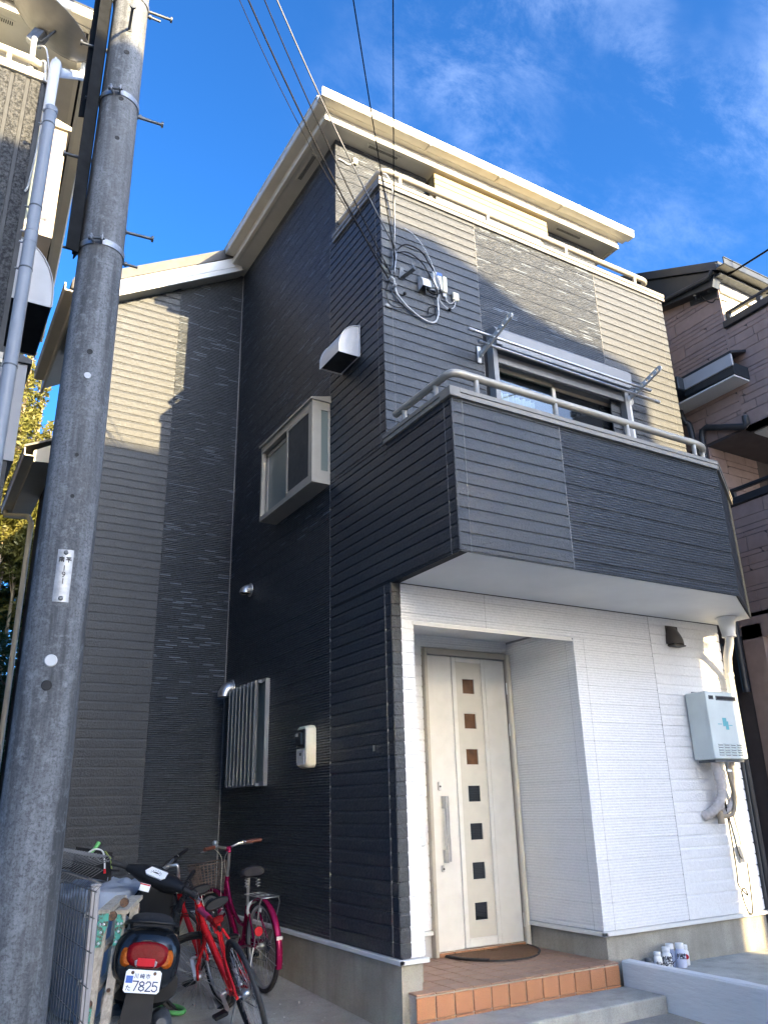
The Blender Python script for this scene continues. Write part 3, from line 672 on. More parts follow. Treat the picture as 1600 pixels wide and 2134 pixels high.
# ---- balcony window with shutter box, and curtains
x0, x1 = 1.15, 2.95
mb = MB(); mb.box(x0, -.085, 3.6, x0+.055, .1, 5.02); mb.box(x1-.055, -.085, 3.6, x1, .1, 5.02); mb.box(x0+.055, .0, 4.90, x1-.055, .1, 4.99)
mb.box(x0+.055, -.05, 4.955, x1-.055, -.005, 5.0)
win = obj('balcony_window', mb, 'alu_grey', house)
mb = MB(); mb.prism([(x0, .0, 5.265), (x0, -.12, 5.235), (x0, -.155, 5.19), (x0, -.155, 5.03), (x0, 0, 5.02)], (x1-x0, 0, 0)); mb.box(x0+.05, -.17, 5.0, x1-.05, -.10, 5.03, .004)
obj('shutter_box', mb, 'alu_grey', win)
obj('shutter_bar', MB().box(x0+.065, -.075, 4.885, x1-.065, -.045, 4.94, .004), 'alu_grey', win)
mb = MB(); mb.box(x0+.055, .02, 3.6, x0+.09, .05, 4.9); mb.box(1.965, .02, 3.6, 2.0, .05, 4.9); mb.box(x0+.055, .02, 4.865, 2.0, .05, 4.9); mb.box(2.01, .06, 3.6, 2.05, .09, 4.9); mb.box(x1-.09, .06, 3.6, x1-.055, .09, 4.9); mb.box(2.01, .06, 4.865, x1-.055, .09, 4.9)
obj('sash', mb, 'alu', win)
obj('pane', MB().box(2.04, .072, 3.6, x1-.08, .076, 4.87), 'glass', win)
m = NT('clear window glass'); tb = m.n.new('ShaderNodeBsdfTransparent'); tb.inputs[0].default_value = (.75, .8, .78, 1); gl = m.n.new('ShaderNodeBsdfGlossy'); gl.inputs['Roughness'].default_value = .02; ms = m.n.new('ShaderNodeMixShader'); ms.inputs[0].default_value = .14
m.l.new(tb.outputs[0], ms.inputs[1]); m.l.new(gl.outputs[0], ms.inputs[2]); m.l.new(ms.outputs[0], m.n['Material Output'].inputs['Surface']); M['glass_clear'] = m.m
obj('pane', MB().box(x0+.085, .032, 3.6, 1.97, .036, 4.87), 'glass_clear', win)
mb = MB(); n = 60
cv = [(x0+.06+(.62)*i/n, .16+.018*math.sin(i*.9)+.008*math.sin(i*2.3)) for i in range(n+1)]
mb.add([(x, y, 3.6) for x, y in cv]+[(x, y, 4.72) for x, y in cv], [(i, i+1, n+2+i, n+1+i) for i in range(n)], True); obj('curtain', mb, 'curtain', win)
mb = MB(); mb.box(x0-.05, .3, 3.5, x1+.05, 1.4, 3.55); mb.box(x0-.05, 1.4, 3.5, x1+.05, 1.45, 5.1); mb.box(x0-.05, .12, 5.05, x1+.05, 1.4, 5.1); mb.box(x0-.08, .12, 3.5, x0-.05, 1.4, 5.1); mb.box(x1+.05, .12, 3.5, x1+.08, 1.4, 5.1)
obj('room', mb, 'interior', win)

# ---- top floor window with its long cream shutter box
x0, x1 = 1.19, 2.90
mb = MB(); mb.box(x0, Y3-.06, 5.9, x0+.06, Y3+.2, 7.80); mb.box(x1-.06, Y3-.06, 5.9, x1, Y3+.2, 7.80); mb.box(1.99, Y3+.06, 5.9, 2.03, Y3+.1, 7.55)
w3 = obj('roller_window', mb, 'cream', house)
mb = MB()
for z in (7.595, 7.672, 7.749): mb.box(x0, Y3-.17, z, x1, Y3+.2, z+.074, .004)
obj('shutter_box', mb, 'shutter', w3)
obj('shutter_bar', MB().box(x0+.06, Y3-.10, 7.52, x1-.06, Y3-.05, 7.575), 'iron', w3)
obj('pane', MB().box(x0+.06, Y3+.085, 5.9, x1-.06, Y3+.09, 7.6), 'glass', w3)

# ---- downpipes of the house
obj('downpipe', MB().tube([(2.975, -.045, 4.93), (2.975, -.045, 3.4)], .034, 12).lathe([(.055, 0), (.06, .06), (.034, .09), (.034, .1)], (2.975, -.045, 4.96), (0, 0, -1), 12), 'pvc', house)
dp = obj('downpipe', MB().lathe([(.10, 0), (.10, .012), (.085, .014), (.062, .17), (.066, .172), (.066, .19)], (3.62, -.30, ZB), (0, 0, -1), 18).tube([(3.62, -.30, ZB-.18), (3.625, -.29, ZB-.24), (3.72, -.17, ZB-.36), (3.80, -.10, ZB-.46), (3.81, -.09, ZB-.5), (3.81, -.09, ZB-.72)], .04, 12).tube([(3.81, -.09, ZB-.5), (3.81, -.09, ZB-.53)], .046, 12), 'pvc', house)
obj('downpipe', MB().tube([(W+.06, .14, 5.9), (W+.06, .14, -.4)], .03, 10).tube([(W+.1, .05, 2.4), (W+.1, .05, -.4)], .025, 10), 'pvc_dark', house)
obj('scupper_pipe', MB().tube([(3.45, .62, 6.72), (3.5, .56, 6.66), (3.62, .5, 6.64), (3.66, .46, 6.72)], .04, 10), 'pvc', house)

# ------------------------------------------------------------------ porch, step, low wall, pad
YF, X0P, XEP = -.09, .047, 1.892
mb = MB(); mb.box(X0P+.006, YF+.008, -.6, XEP-.006, -.001, PZ-.008); mb.box(.17, -.001, -.6, XO-.002, YD2-.002, PZ-.008)
porch = struct('porch_floor', mb, 'grout')
TP = .1537
_t = {}
def tile(w, d, h, mat, key):
    k = (round(w, 3), round(d, 3), round(h, 3), mat)
    if k not in _t: _t[k] = MB().box(0, 0, 0, w, d, h, .003).mesh(key, mat)
    return _t[k]
for i in range(12):                                       # risers and their nosing course
    x = X0P+i*TP+.004; w = TP-.008
    for z, h in ((PZ-.150, .128), (PZ-.168, .015)):
        inst('riser_tile', tile(w, .012, h, 'tile', 'riser_tile'), (x, YF-.004+random.uniform(-.0008, .0008), z), 0, porch)
    for j in range(7):
        y = YF-.006+j*TP
        d = TP-.009
        if x+w < .17 and y > -.05: continue
        xx = x
        ww = w
        if y > -.03 and x < .168: xx = .168; ww = x+w-xx
        if y+.02 > -.09+TP*.9 and xx+ww > XO-.01: ww = XO-.012-xx
        if y+d > YD2-.005: d = YD2-.006-y
        if ww < .02 or d < .02: continue
        inst('nosing_tile' if j == 0 else 'floor_tile', tile(ww, d, .012, 'tile_floor', 'floor_tile'), (xx, y, PZ-.012+random.uniform(-.0006, .0006)), 0, porch)
for i in range(6):
    x = .915+i*.150; inst('riser_tile', tile(.144, .012, .038, 'tile', 'riser_tile'), (x, YD2-.044, PZ), 0, porch)
mb = MB(); mb.box(X0P, -.475, -.9, 1.945, YF+.01, -.368, .008); struct('concrete_step', mb, 'step')
# the low white wall beside the step: hand-trowelled, slightly uneven
mb = MB(); n = 30; ys = [-.06-4.2*i/n for i in range(n+1)]; rings = []
for y in ys:
    w = random.uniform(-.003, .003); t = -.198-.05*max(0, -y-.1)*.02
    rings.append([Vector(v) for v in ((1.955+w, y, -.95), (1.955+w*.6, y, -.3), (1.956-w*.5, y, t-.012), (1.968, y, t+w), (2.045, y, t-w), (2.058, y, t-.012), (2.058, y, -.95))])
mb.loft(rings, True, False)
gw = obj('garden_wall', mb, 'white_render'); tag(gw, 'low white cement painted wall running out from the house beside the step', 'wall')
mb = MB(); mb.add([(2.057, 0.01, -.290), (2.057, -4.4, -.40), (7, -4.4, -.455), (7, .01, -.345)], [(0, 1, 2, 3)]); struct('side_pavement', mb, 'step')
mb = MB(); mb.add([(4.3, .01, -.334), (W-.03, .01, -.33), (W-.03, 9, -.3), (4.7, 9, -.3)], [(0, 1, 2, 3)]); struct('passage', mb, 'step')

# ------------------------------------------------------------------ doormat, bottles, tin
mb = MB(); cxm, cym, rx, ry = 1.375, .885, .42, .46
arc = [(cxm+rx*math.cos(PI+PI*i/24), cym+ry*math.sin(PI+PI*i/24)) for i in range(25)]
ctr = MB(); rings = []
for f, z in ((.0, .020), (.5, .024), (.9, .022), (1., .016)): rings.append([Vector((cxm+(x-cxm)*max(f, .01), cym-.012+(y-cym)*max(f, .01)*.96, PZ+z+random.uniform(-.003, .003))) for x, y in arc])
for a, b in zip(rings[:-1], rings[1:]):
    o = len(ctr.v); ctr.add(a+b, [(i, i+1, 26+i, 25+i) for i in range(24)])
mb.prism([(x, y, PZ+.002) for x, y in arc], (0, 0, .012)); ctr.prism([(cxm+(x-cxm)*.99, cym+(y-cym)*.99, PZ+.013) for x, y in arc], (0, 0, .004))
t = thing('doormat', 'half round brown coir doormat with dark rubber rim in front of the door', 'doormat', (cxm, cym, PZ))
obj('rubber_base', mb, 'rubber', t); obj('coir_pile', ctr, 'coir', t)
mb = MB()
for a in range(3): mb.tube([(cxm+rx*math.cos(th)*1.0, cym+ry*math.sin(th)*1.0, PZ+.016) for th in [PI+.05+(PI*.28)*i/6 if a == 0 else 2*PI-.05-(PI*.30)*i/6 for i in range(7)]], .010, 6) if a < 2 else None
obj('rubber_rim', mb, 'rubber', t)
mb = MB(); rnd = random.Random(3)
for k in range(1500):
    th = PI+PI*rnd.random(); f = math.sqrt(rnd.random())*.98; p = Vector((cxm+rx*math.cos(th)*f, cym+ry*math.sin(th)*f, PZ+.018)); q = p+Vector((rnd.uniform(-.012, .012), rnd.uniform(-.012, .012), .008+.006*rnd.random()))
    s_ = Vector((rnd.uniform(-1, 1), rnd.uniform(-1, 1), 0)).normalized()*.0016; mb.add([p-s_, p+s_, q], [(0, 1, 2)])
f_ = obj('coir_fibres', mb, 'coir', t); f_['kind'] = 'stuff'

M['bottle_white'] = plain('white bottle plastic', (.78, .78, .77), .4, var=.03)
M['bottle_blue'] = plain('blue grey paint in bottle', (.20, .25, .38), .4, var=.08)
M['bottle_pale'] = plain('pale lilac paint in bottle', (.56, .60, .74), .4, var=.06)
def padz(x, y): return -.290-.0111*(x-2.057)+.025*y
def bottle(label, x, y, r, h, mat, marks):
    t = thing('paint_bottle', label, 'bottle', (x, y, padz(x, y)), group='paint sample bottles on the pavement')
    z = padz(x, y)
    obj('body', MB().lathe([(r*.92, 0), (r, .006), (r, h*.60), (r*.98, h*.66), (r*.72, h*.76), (r*.70, h*.80)], (x, y, z), (0, 0, 1), 18), mat, t)
    obj('lid', MB().lathe([(r*.80, h*.78), (r*.83, h*.79), (r*.83, h*.965), (r*.78, h)], (x, y, z), (0, 0, 1), 18), 'bottle_white', t)
    d = Vector((-3.13-x, -5.1-y, 0)).normalized(); u = Vector((-d.y, d.x, 0))
    mb = MB(); sz = r*.95
    for segs, a, b in marks: strokes(mb, segs, Vector((x, y, z+h*b))+d*(r+.0012)+u*(a*r*2)-u*sz/2-d*.0, u, (0, 0, 1), d, sz, .0045)
    if marks: obj('lettering', mb, 'ink', t)
    return t
K = KANJI; kana = [[(.1,.6),(.9,.6)], [(.5,.9),(.3,.1)], [(.6,.4),(.9,.1)]]; kana2 = [[(.2,.8),(.4,.2),(.9,.7)], [(.1,.3),(.3,.1)]]
bottle('smaller white paint bottle at the end next to the tin, shorter than its neighbour', 2.31, -.10, .033, .125, 'bottle_white', [(kana, -.05, .26), (kana2, .42, .26)])
bottle('white paint bottle with black handwriting standing left of the blue one', 2.385, -.125, .038, .155, 'bottle_white', [(K['soto'], -.22, .38), (K['kabe'], .26, .38), (kana, -.3, .16), (kana2, .05, .16), (kana, .4, .16)])
bottle('blue grey paint bottle in the middle of the row with a white lid', 2.475, -.085, .038, .165, 'bottle_blue', [(K['soto'], 0, .40), (kana, -.2, .15), (kana2, .22, .15)])
bottle('tallest bottle, pale lilac with a white lid, standing in front of the blue one', 2.535, -.135, .041, .172, 'bottle_pale', [(K['soto'], -.15, .38), (K['kabe'], .25, .38)])
b5 = bottle('slim white paint bottle with a red round sticker at the far end of the row', 2.635, -.095, .030, .145, 'bottle_white', [(kana, -.4, .30)])
d = Vector((-3.13-2.635, -5.1+.095, 0)).normalized(); u = Vector((-d.y, d.x, 0))
obj('sticker', MB().lathe([(.019, 0), (.019, .001)], Vector((2.635, -.095, -.235))+d*.031+u*.008, d, 14), 'bright_red', b5)
t = thing('paint_tin', 'small low grey tin behind the low white wall next to the bottles', 'tin', (2.235, -.07, -.294))
obj('body', MB().lathe([(.045, 0), (.047, .003), (.047, .045), (.035, .056), (.03, .058)], (2.235, -.07, -.294), (0, 0, 1), 16), 'galv', t)
obj('lid', MB().lathe([(.028, .056), (.03, .058), (.03, .078), (.026, .082)], (2.235, -.07, -.294), (0, 0, 1), 16), 'iron', t)

# ------------------------------------------------------------------ fittings fixed to the house
t = thing('water_heater', 'pale grey wall mounted gas water heater with pipes, right end of the white wall', 'water heater', (3.42, -.12, 1.28))
x0, x1, yb, yf, z0, z1 = 3.20, 3.655, -.02, -.25, 1.275, 1.885
obj('casing', MB().box(x0, yf+.025, z0+.01, x1, yb, z1, .006), 'heater', t)
lid = obj('front_cover', MB().box(x0-.004, yf, z0+.012, x1+.004, yf+.03, z1+.004, .01), 'heater', t)
mb = MB(); mb.box(x0+.035, yf-.004, z1-.072, x0+.10, yf+.004, z1-.036, .008); mb.box(x0+.135, yf-.004, z1-.078, x1-.035, yf+.004, z1-.036, .008); obj('exhaust_slot', mb, 'iron', lid)
mb = MB(); mb.box(x0+.045, yf-.0055, z1-.064, x0+.09, yf-.004, z1-.044); mb.box(x0+.145, yf-.0055, z1-.069, x1-.045, yf-.004, z1-.045); obj('slot_hole', mb, 'slot', lid)
mb = MB(); mb2 = MB()
for i in range(4):
    for j in range(5):
        xa = x0+.065+i*.088; za = z0+.045+j*.022; mb.prism([(xa, yf, za), (xa, yf-.008, za+.004), (xa, yf, za+.014)], (.066, 0, 0)); mb2.box(xa+.002, yf-.0012, za-.003, xa+.064, yf+.001, za+.001)
obj('louvre', mb, 'heater', lid); obj('louvre_gap', mb2, 'slot', lid)
mb = MB(); mb.box(x0+.18, yf-.0012, z0+.30, x0+.235, yf, z0+.375); mb.box(x0+.215, yf-.002, z0+.27, x0+.255, yf, z0+.345); mb.box(x0+.11, yf-.0012, z0+.315, x0+.165, yf, z0+.322); mb.box(x0+.262, yf-.0012, z0+.305, x0+.31, yf, z0+.312)
obj('logo', mb, 'teal', lid)
obj('label_sticker', MB().box(x1-.05, yf-.0012, z0+.13, x1-.012, yf, z0+.255), 'grey_pl', lid)
obj('base_plate', MB().box(x0+.03, yf+.03, z0-.012, x1-.02, yb-.02, z0+.012), 'iron', t)
def wrapped(pts, r): 
    """taped pipe: radius pulses along its length"""
    P = [Vector(p) for p in pts]; out = []; rs = []
    for a, b in zip(P[:-1], P[1:]):
        n = max(2, int((b-a).length/.012))
        for i in range(n): out.append(a.lerp(b, i/n)); rs.append(r*(1+.06*((len(out) % 3)-1)))
    out.append(P[-1]); rs.append(r); return MB().tube(out, rs, 10)
def smooth(pts, k=6):
    P = [Vector(p) for p in pts]; P = [P[0]]+P+[P[-1]]; o = []
    for i in range(1, len(P)-2):
        for j in range(k):
            t_ = j/k; a, b, c, d = P[i-1:i+3]
            o.append(.5*((2*b)+(c-a)*t_+(2*a-5*b+4*c-d)*t_**2+(3*b-a-3*c+d)*t_**3))
    return o+[P[-2]]
obj('wrapped_pipe', wrapped(smooth([(3.33, -.13, 1.28), (3.36, -.13, 1.13), (3.37, -.12, .98), (3.29, -.08, .86), (3.22, -.0, .80)]), .042), 'wrap', t)
obj('wrapped_pipe', wrapped(smooth([(3.60, -.10, 1.28), (3.62, -.10, 1.15), (3.57, -.10, .98), (3.48, -.08, .86), (3.38, -.03, .80)]), .030), 'wrap', t)
obj('gas_hose', MB().tube(smooth([(3.48, -.14, 1.28), (3.50, -.14, 1.1), (3.53, -.13, .95), (3.48, -.12, .82), (3.36, -.09, .80)]), .018, 8).lathe([(.03, -.06), (.03, .05)], (3.345, -.09, .80), (0, 0, 1), 10), 'tan_pipe', t)
obj('valve', MB().lathe([(.02, 0), (.02, .05), (.012, .05), (.012, .09)], (3.47, -.15, 1.28), (0, 0, -1), 10).box(3.44, -.17, 1.18, 3.50, -.15, 1.2), 'steel', t)
obj('corrugated_conduit', MB().tube(smooth([(3.43, -.11, 1.28), (3.44, -.1, 1.1), (3.56, -.06, .85), (3.62, -.05, .62), (3.62, -.05, .47)]), [.012+.003*(i % 2) for i in range(25)], 8), 'pvc', t)
obj('junction_cap', MB().tube([(3.60, -.05, .55), (3.645, -.05, .42)], [.03, .042], 12), 'pvc', t)
for k, pts in enumerate(([(3.40, -.12, 1.28), (3.42, -.1, 1.05), (3.48, -.08, .75), (3.55, -.06, .5), (3.60, -.05, .44), (3.66, -.05, .44), (3.62, -.05, .62)],
            [(3.42, -.11, 1.28), (3.42, -.1, 1.0), (3.46, -.08, .7), (3.50, -.05, .36), (3.49, -.05, .24), (3.55, -.05, .17), (3.60, -.05, .14), (3.56, -.05, .20), (3.52, -.05, .16), (3.56, -.05, 0.02), (3.62, -.05, .0), (3.65, -.05, .2), (3.66, -.05, .42)])):
    obj('wire', MB().tube(smooth(pts), .0055, 6), 'cable', t)
obj('hanger', MB().box(3.30, -.03, 1.885, 3.36, -.016, 1.91).box(3.45, -.03, 1.885, 3.51, -.016, 1.91), 'galv', t)

def hood(name, label, base, w, proj, hgt, ang, mat, n=14, open_mat='slot'):
    """weather hood: quarter round shell with open underside; base is the top edge centre on the wall; ang 0 faces -Y"""
    t = thing(name, label, 'vent hood', base, (0, 0, ang)); b = Vector(base)
    def P(x, y, z): return (x, -y, z)
    prof = [(0, 0)]+[(proj*math.sin(PI/2*i/n), -hgt*.86*(1-math.cos(PI/2*i/n))) for i in range(1, n+1)]+[(proj, -hgt)]
    mb = MB(); k = len(prof)
    vs = [P(-w/2, a, c) for a, c in prof]+[P(w/2, a, c) for a, c in prof]
    mb.add(vs, [(i, i+1, k+i+1, k+i) for i in range(k-1)], True)
    obj('shell', mb, mat, t, local=True)
    for s in (-1, 1):
        x = s*w/2; poly = [P(x, a, c) for a, c in prof]+[P(x, 0.002, -hgt)]; obj('side_cheek', MB().prism(poly, (-s*.004, 0, 0)), mat, t, local=True)
        rim = [P(x+s*.004, a, c) for a, c in prof]; obj('rim', MB().tube(rim, .006, 6), mat, t, local=True)
    obj('liner', MB().box(-w/2+.006, -proj+.008, -hgt+.012, w/2-.006, -.004, -hgt+.016), open_mat, t, local=True)
    obj('flange', MB().box(-w/2-.015, -.012, -hgt, w/2+.015, -.0165, .012), mat, t, local=True)
    return t
M['hood_white'] = plain('pale painted hood', (.45, .46, .475), .35, var=.05)
hood('vent_hood', 'large pale quarter round vent hood high on the dark side wall', (-.012, .59, 5.165), .37, .23, .325, LEFT, 'hood_white')
def pipe_hood(label, base, r, proj, ang, mat, drop):
    t = thing('vent_cap', label, 'vent cap', base, (0, 0, ang))
    obj('flange', MB().lathe([(r*1.25, 0), (r*1.25, .006), (r*1.05, .012)], (0, -.014, 0), (0, -1, 0), 18), mat, t, local=True)
    n = 7; rings = []
    for i in range(n+1):
        th = PI/2*i/n; c = Vector((0, -.016-proj*math.sin(th)*.62, -drop*(1-math.cos(th)))); ax = Vector((0, -math.cos(th), -math.sin(th))); uu = Vector((1, 0, 0)); ww = ax.cross(uu)
        rings.append([c+uu*math.cos(2*PI*j/16)*r+ww*math.sin(2*PI*j/16)*r for j in range(16)])
    obj('elbow', MB().loft(rings, False), mat, t, local=True)
    obj('opening', MB().lathe([(r*.97, 0), (r*.97, .002)], rings[-1][0]*0+Vector((0, -.016-proj*.62, -drop+.008)), (0, 0, 1), 16), 'slot', t, local=True)
    return t
pipe_hood('small round steel vent cap on the dark wall near the inner corner', (-.002, 2.96, 3.24), .062, .10, LEFT, 'steel', .045)
pipe_hood('steel elbow vent cap beside the louvred window', (-.002, 3.42, 2.225), .075, .13, LEFT, 'steel', .10)
t = thing('vent_cap', 'dark brown bell shaped vent cap high on the white front wall', 'vent cap', (3.14, 0, 2.42))
M['brown'] = plain('dark brown plastic', (.06, .05, .042), .5)
mb = MB(); rings = []
for i in range(9):
    a = i/8; z = 2.52-.17*a; w = .06+.035*math.sin(a*PI/2); dep = .02+.085*math.sin(a*PI/2)
    rings.append([Vector((3.15+w*math.cos(PI+PI*j/12), -.016+dep*math.sin(PI+PI*j/12), z)) for j in range(13)])
for a, b in zip(rings[:-1], rings[1:]): mb.add(a+b, [(i, i+1, 14+i, 13+i) for i in range(12)], True)
mb.add(rings[0], [tuple(range(13))]); obj('shell', mb, 'brown', t)
obj('drip_tray', MB().box(3.075, -.10, 2.325, 3.235, -.016, 2.338, .004), 'brown', t); obj('flange', MB().box(3.07, -.02, 2.33, 3.24, -.0145, 2.53, .01), 'brown', t)
obj('grille', MB().box(3.085, -.085, 2.338, 3.225, -.018, 2.352), 'slot', t)
# electricity meter cover
t = thing('electricity_meter', 'ivory electricity meter box with a black meter on the dark side wall', 'electricity meter', (-.05, 1.39, 1.28))
mb = MB(); rings = []
for x, dy, z0, z1 in ((-.014, .0, 1.285, 1.635), (-.05, .0, 1.283, 1.637), (-.085, .012, 1.29, 1.632), (-.105, .03, 1.305, 1.62)):
    c = .03; ya, yb = 1.285+dy*.4, 1.50-dy*.4
    rings.append([Vector(v) for v in ((x, ya+c, z0), (x, yb-c, z0), (x, yb, z0+c), (x, yb, z1-c), (x, yb-c, z1), (x, ya+c, z1), (x, ya, z1-c), (x, ya, z0+c))])
obj('cover', mb.loft(rings), 'ivory', t)
obj('window_recess', MB().box(-.112, 1.315, 1.445, -.10, 1.475, 1.605, .01), 'gloss_black', t)
mt = obj('meter', MB().box(-.135, 1.33, 1.47, -.105, 1.46, 1.58, .015), 'gloss_black', t)
obj('display', MB().box(-.138, 1.40, 1.545, -.134, 1.45, 1.572), 'grey_pl', mt)
obj('lower_panel', MB().box(-.110, 1.325, 1.31, -.10, 1.47, 1.43, .008), 'grey_pl', t)
obj('mark', MB().box(-.1115, 1.38, 1.385, -.1095, 1.415, 1.41), 'ink', t)
obj('wall_badge', MB().obox((-.0148, .293, 1.355), (-.0148, .293, 1.395), .026, .003, (1, 0, 0)), 'steel', house)

# laundry brackets and the two poles lying in them
M['bracket_paint'] = plain('white powder coat', (.50, .51, .50), .6, var=.05)
def bracket(label, x):
    t = thing('pole_bracket', label, 'bracket', (x, 0, 4.93), group='laundry pole brackets')
    obj('wall_plate', MB().box(x-.022, -.03, 4.85, x+.022, -.014, 5.03, .004).box(x-.012, -.075, 4.90, x+.012, -.03, 4.97, .006), 'bracket_paint', t)
    a, b = Vector((x, -.05, 4.93)), Vector((x, -.53, 5.095)); d = (b-a).normalized(); up = Vector((0, d.z, -d.y)).normalized()*-1
    if up.z < 0: up = -up
    w = .028; outer = []; 
    L = (b-a).length; n = 8
    for i in range(n+1): th = -PI/2+PI*i/n; outer.append(a+d*(L-w)+d*w*math.cos(th)+up*w*math.sin(th))
    for i in range(n+1): th = PI/2+PI*i/n; outer.append(a+d*w+d*w*math.cos(th)+up*w*math.sin(th))
    mb = MB(); hw = .011; off = Vector((hw*2, 0, 0)); base = Vector((-hw, 0, 0))
    # flat arm with round holes: quads between the outline and each hole
    holes = [L-.055-.075*i for i in range(5)]; hr = .0205
    def ring(c): return [a+d*(c+hr*math.cos(2*PI*j/12))+up*hr*math.sin(2*PI*j/12) for j in range(12)]
    cuts = [L-w*.5]+[(holes[i]+holes[i+1])/2 for i in range(4)]+[holes[4]-.0375]
    tip = [a+d*(L-w)+d*w*math.cos(-PI/2+PI*i/8)+up*w*math.sin(-PI/2+PI*i/8) for i in range(9)]
    def solid(poly): mb.prism([p+base for p in poly], off)
    for k, c in enumerate(holes):
        s1, s0 = (L-w if k == 0 else (holes[k-1]+c)/2), (c-.0375)
        for sg in (1, -1):
            arc = [a+d*(c+hr*math.cos(PI*j/8))+up*sg*hr*math.sin(PI*j/8) for j in range(9)]
            solid([a+d*s1, a+d*s1+up*sg*w, a+d*s0+up*sg*w, a+d*s0]+arc[::-1])
    solid(tip); solid([a+d*(holes[-1]-.0375)+up*w, a+d*(holes[-1]-.0375)-up*w, a-up*w*.8, a+up*w*.8])
    obj('arm', mb, 'bracket_paint', t)
    obj('pivot', MB().lathe([(.02, 0), (.02, .036)], (x-.018, -.06, 4.94), (1, 0, 0), 10), 'bracket_paint', t)
bracket('white perforated laundry pole bracket left of the balcony window', 1.03); bracket('white perforated laundry pole bracket right of the balcony window', 2.97)
def lpole(label, p, q):
    t = thing('laundry_pole', label, 'laundry pole', p, group='laundry poles'); p, q = Vector(p), Vector(q); d = (q-p).normalized()
    obj('tube', MB().tube([p, q], .0145, 10), 'steel', t)
    for e, s in ((p, -1), (q, 1)): obj('end_cap', MB().tube([e-d*s*.05, e+d*s*.02], [.0175, .0165], 10), 'pvc_blue', t)
lpole('outer steel laundry pole resting in the brackets, further from the window', (.765, -.245, 5.012), (3.08, -.255, 4.985))
lpole('inner steel laundry pole resting in the brackets, closer to the window', (.94, -.165, 4.975), (3.30, -.17, 4.945))

# service cables and boxes near the upper corner
def box_thing(label, x0, z0, x1, z1, dep, mat, cat='junction box', bev=.008, name='junction_box'):
    t = thing(name, label, cat, ((x0+x1)/2, 0, z0)); obj('body', MB().box(x0, -dep, z0, x1, -.012, z1, bev), mat, t); return t
t = box_thing('white and blue topped telecom box on the wall, largest of the boxes', .515, 5.49, .615, 5.68, .07, 'white'); obj('cover_band', MB().box(.555, -.073, 5.64, .612, -.069, 5.672), 'blue', t)
t = box_thing('narrow beige fuse holder beside the white telecom box', .640, 5.50, .690, 5.68, .05, 'ivory'); obj('terminal', MB().box(.645, -.03, 5.46, .685, -.012, 5.50), 'grey_pl', t)
box_thing('small square beige box at the end of the row of boxes', .757, 5.455, .825, 5.545, .045, 'ivory')
box_thing('tiny beige box on the top floor wall under the eaves', .20, 7.62, .255, 7.70, .04, 'ivory'); bpy.data.objects[-1] if False else None
for o in list(C.objects):
    if o.get('label', '').startswith('tiny beige'): o.location.y += Y3
t = thing('cable_hood', 'pale rounded cable entry hood on the wall left of the white box', 'cable hood', (.43, 0, 5.5))
mb = MB(); rings = []
for i in range(8):
    th = PI*.55*i/7; rings.append([Vector((x, -.014-.085*math.sin(th), 5.47+.115*math.cos(th)-.0)) for x in (.375, .385, .455, .465)])
for a, b in zip(rings[:-1], rings[1:]): mb.add(a+b, [(i, i+1, 5+i, 4+i) for i in range(3)], True)
for s in (0, 3): mb.add([g[s] for g in rings]+[(rings[0][s].x, -.014, 5.43)], [tuple(range(9))])
obj('shell', mb, 'hood_white', t)
t = thing('cable_bracket', 'dark angled steel cable bracket on the wall left of the hood', 'bracket', (.21, 0, 5.56))
obj('arm', MB().obox((.185, -.02, 5.50), (.26, -.13, 5.56), .05, .006).obox((.26, -.13, 5.56), (.255, -.12, 5.62), .05, .006).obox((.185, -.018, 5.50), (.20, -.018, 5.63), .045, .006, (0, 1, 0)), 'iron', t)
t = thing('insulator_hook', 'cluster of small insulators and clamps where the cables meet the wall corner', 'insulators', (.07, 0, 5.45))
for x, z in ((.05, 5.42), (.085, 5.36), (.10, 5.72), (.08, 5.56)): obj('insulator', MB().lathe([(.012, 0), (.02, .012), (.012, .024), (.02, .036), (.01, .048)], (x, -.03, z), (.2, -1, .3), 10), 'grey_pl', t)
obj('hook', MB().tube(smooth([(.06, -.012, 5.44), (.06, -.08, 5.45), (.07, -.1, 5.52), (.1, -.09, 5.72)]), .007, 6), 'galv', t)
t = thing('wall_anchor', 'oval grey wall anchor plate below the insulators', 'anchor', (.045, 0, 5.165)); obj('plate', MB().sphere((.05, -.014, 5.165), .042, 12, 6, (1, .22, .42)), 'grey_pl', t)
for x, z in ((.216, 5.343), (.712, 5.336)):
    t = thing('cable_pin', 'small black cable pin on the wall under the '+('bracket' if x < .5 else 'small square box'), 'pin', (x, 0, z)); obj('knob', MB().sphere((x, -.03, z), .017, 8, 5), 'black', t); obj('stem', MB().tube([(x, -.012, z), (x, -.03, z)], .006, 6), 'black', t)
def wire(label, pts, r=.006, mat='cable', cat='cable', group='service cables at the house corner', name='cable'):
    o = obj(name, MB().tube(smooth(pts), r, 6), mat); return tag(o, label, cat, group)
wire('pale grey cable looping from the coping down past the boxes', [(.0, -.06, 6.60), (.03, -.085, 6.56), (.085, -.09, 6.40), (.115, -.05, 6.1), (.10, -.04, 5.7), (.09, -.05, 5.42), (.14, -.04, 5.28), (.32, -.03, 5.16), (.50, -.03, 5.12), (.575, -.03, 5.22), (.57, -.04, 5.40), (.555, -.05, 5.50)], .009, 'cable_grey')
wire('black cable arching from the insulators over to the white box', [(.10, -.1, 5.73), (.2, -.10, 5.83), (.36, -.10, 5.82), (.46, -.09, 5.72), (.55, -.085, 5.60), (.575, -.08, 5.45), (.50, -.06, 5.42), (.44, -.05, 5.46)], .007)
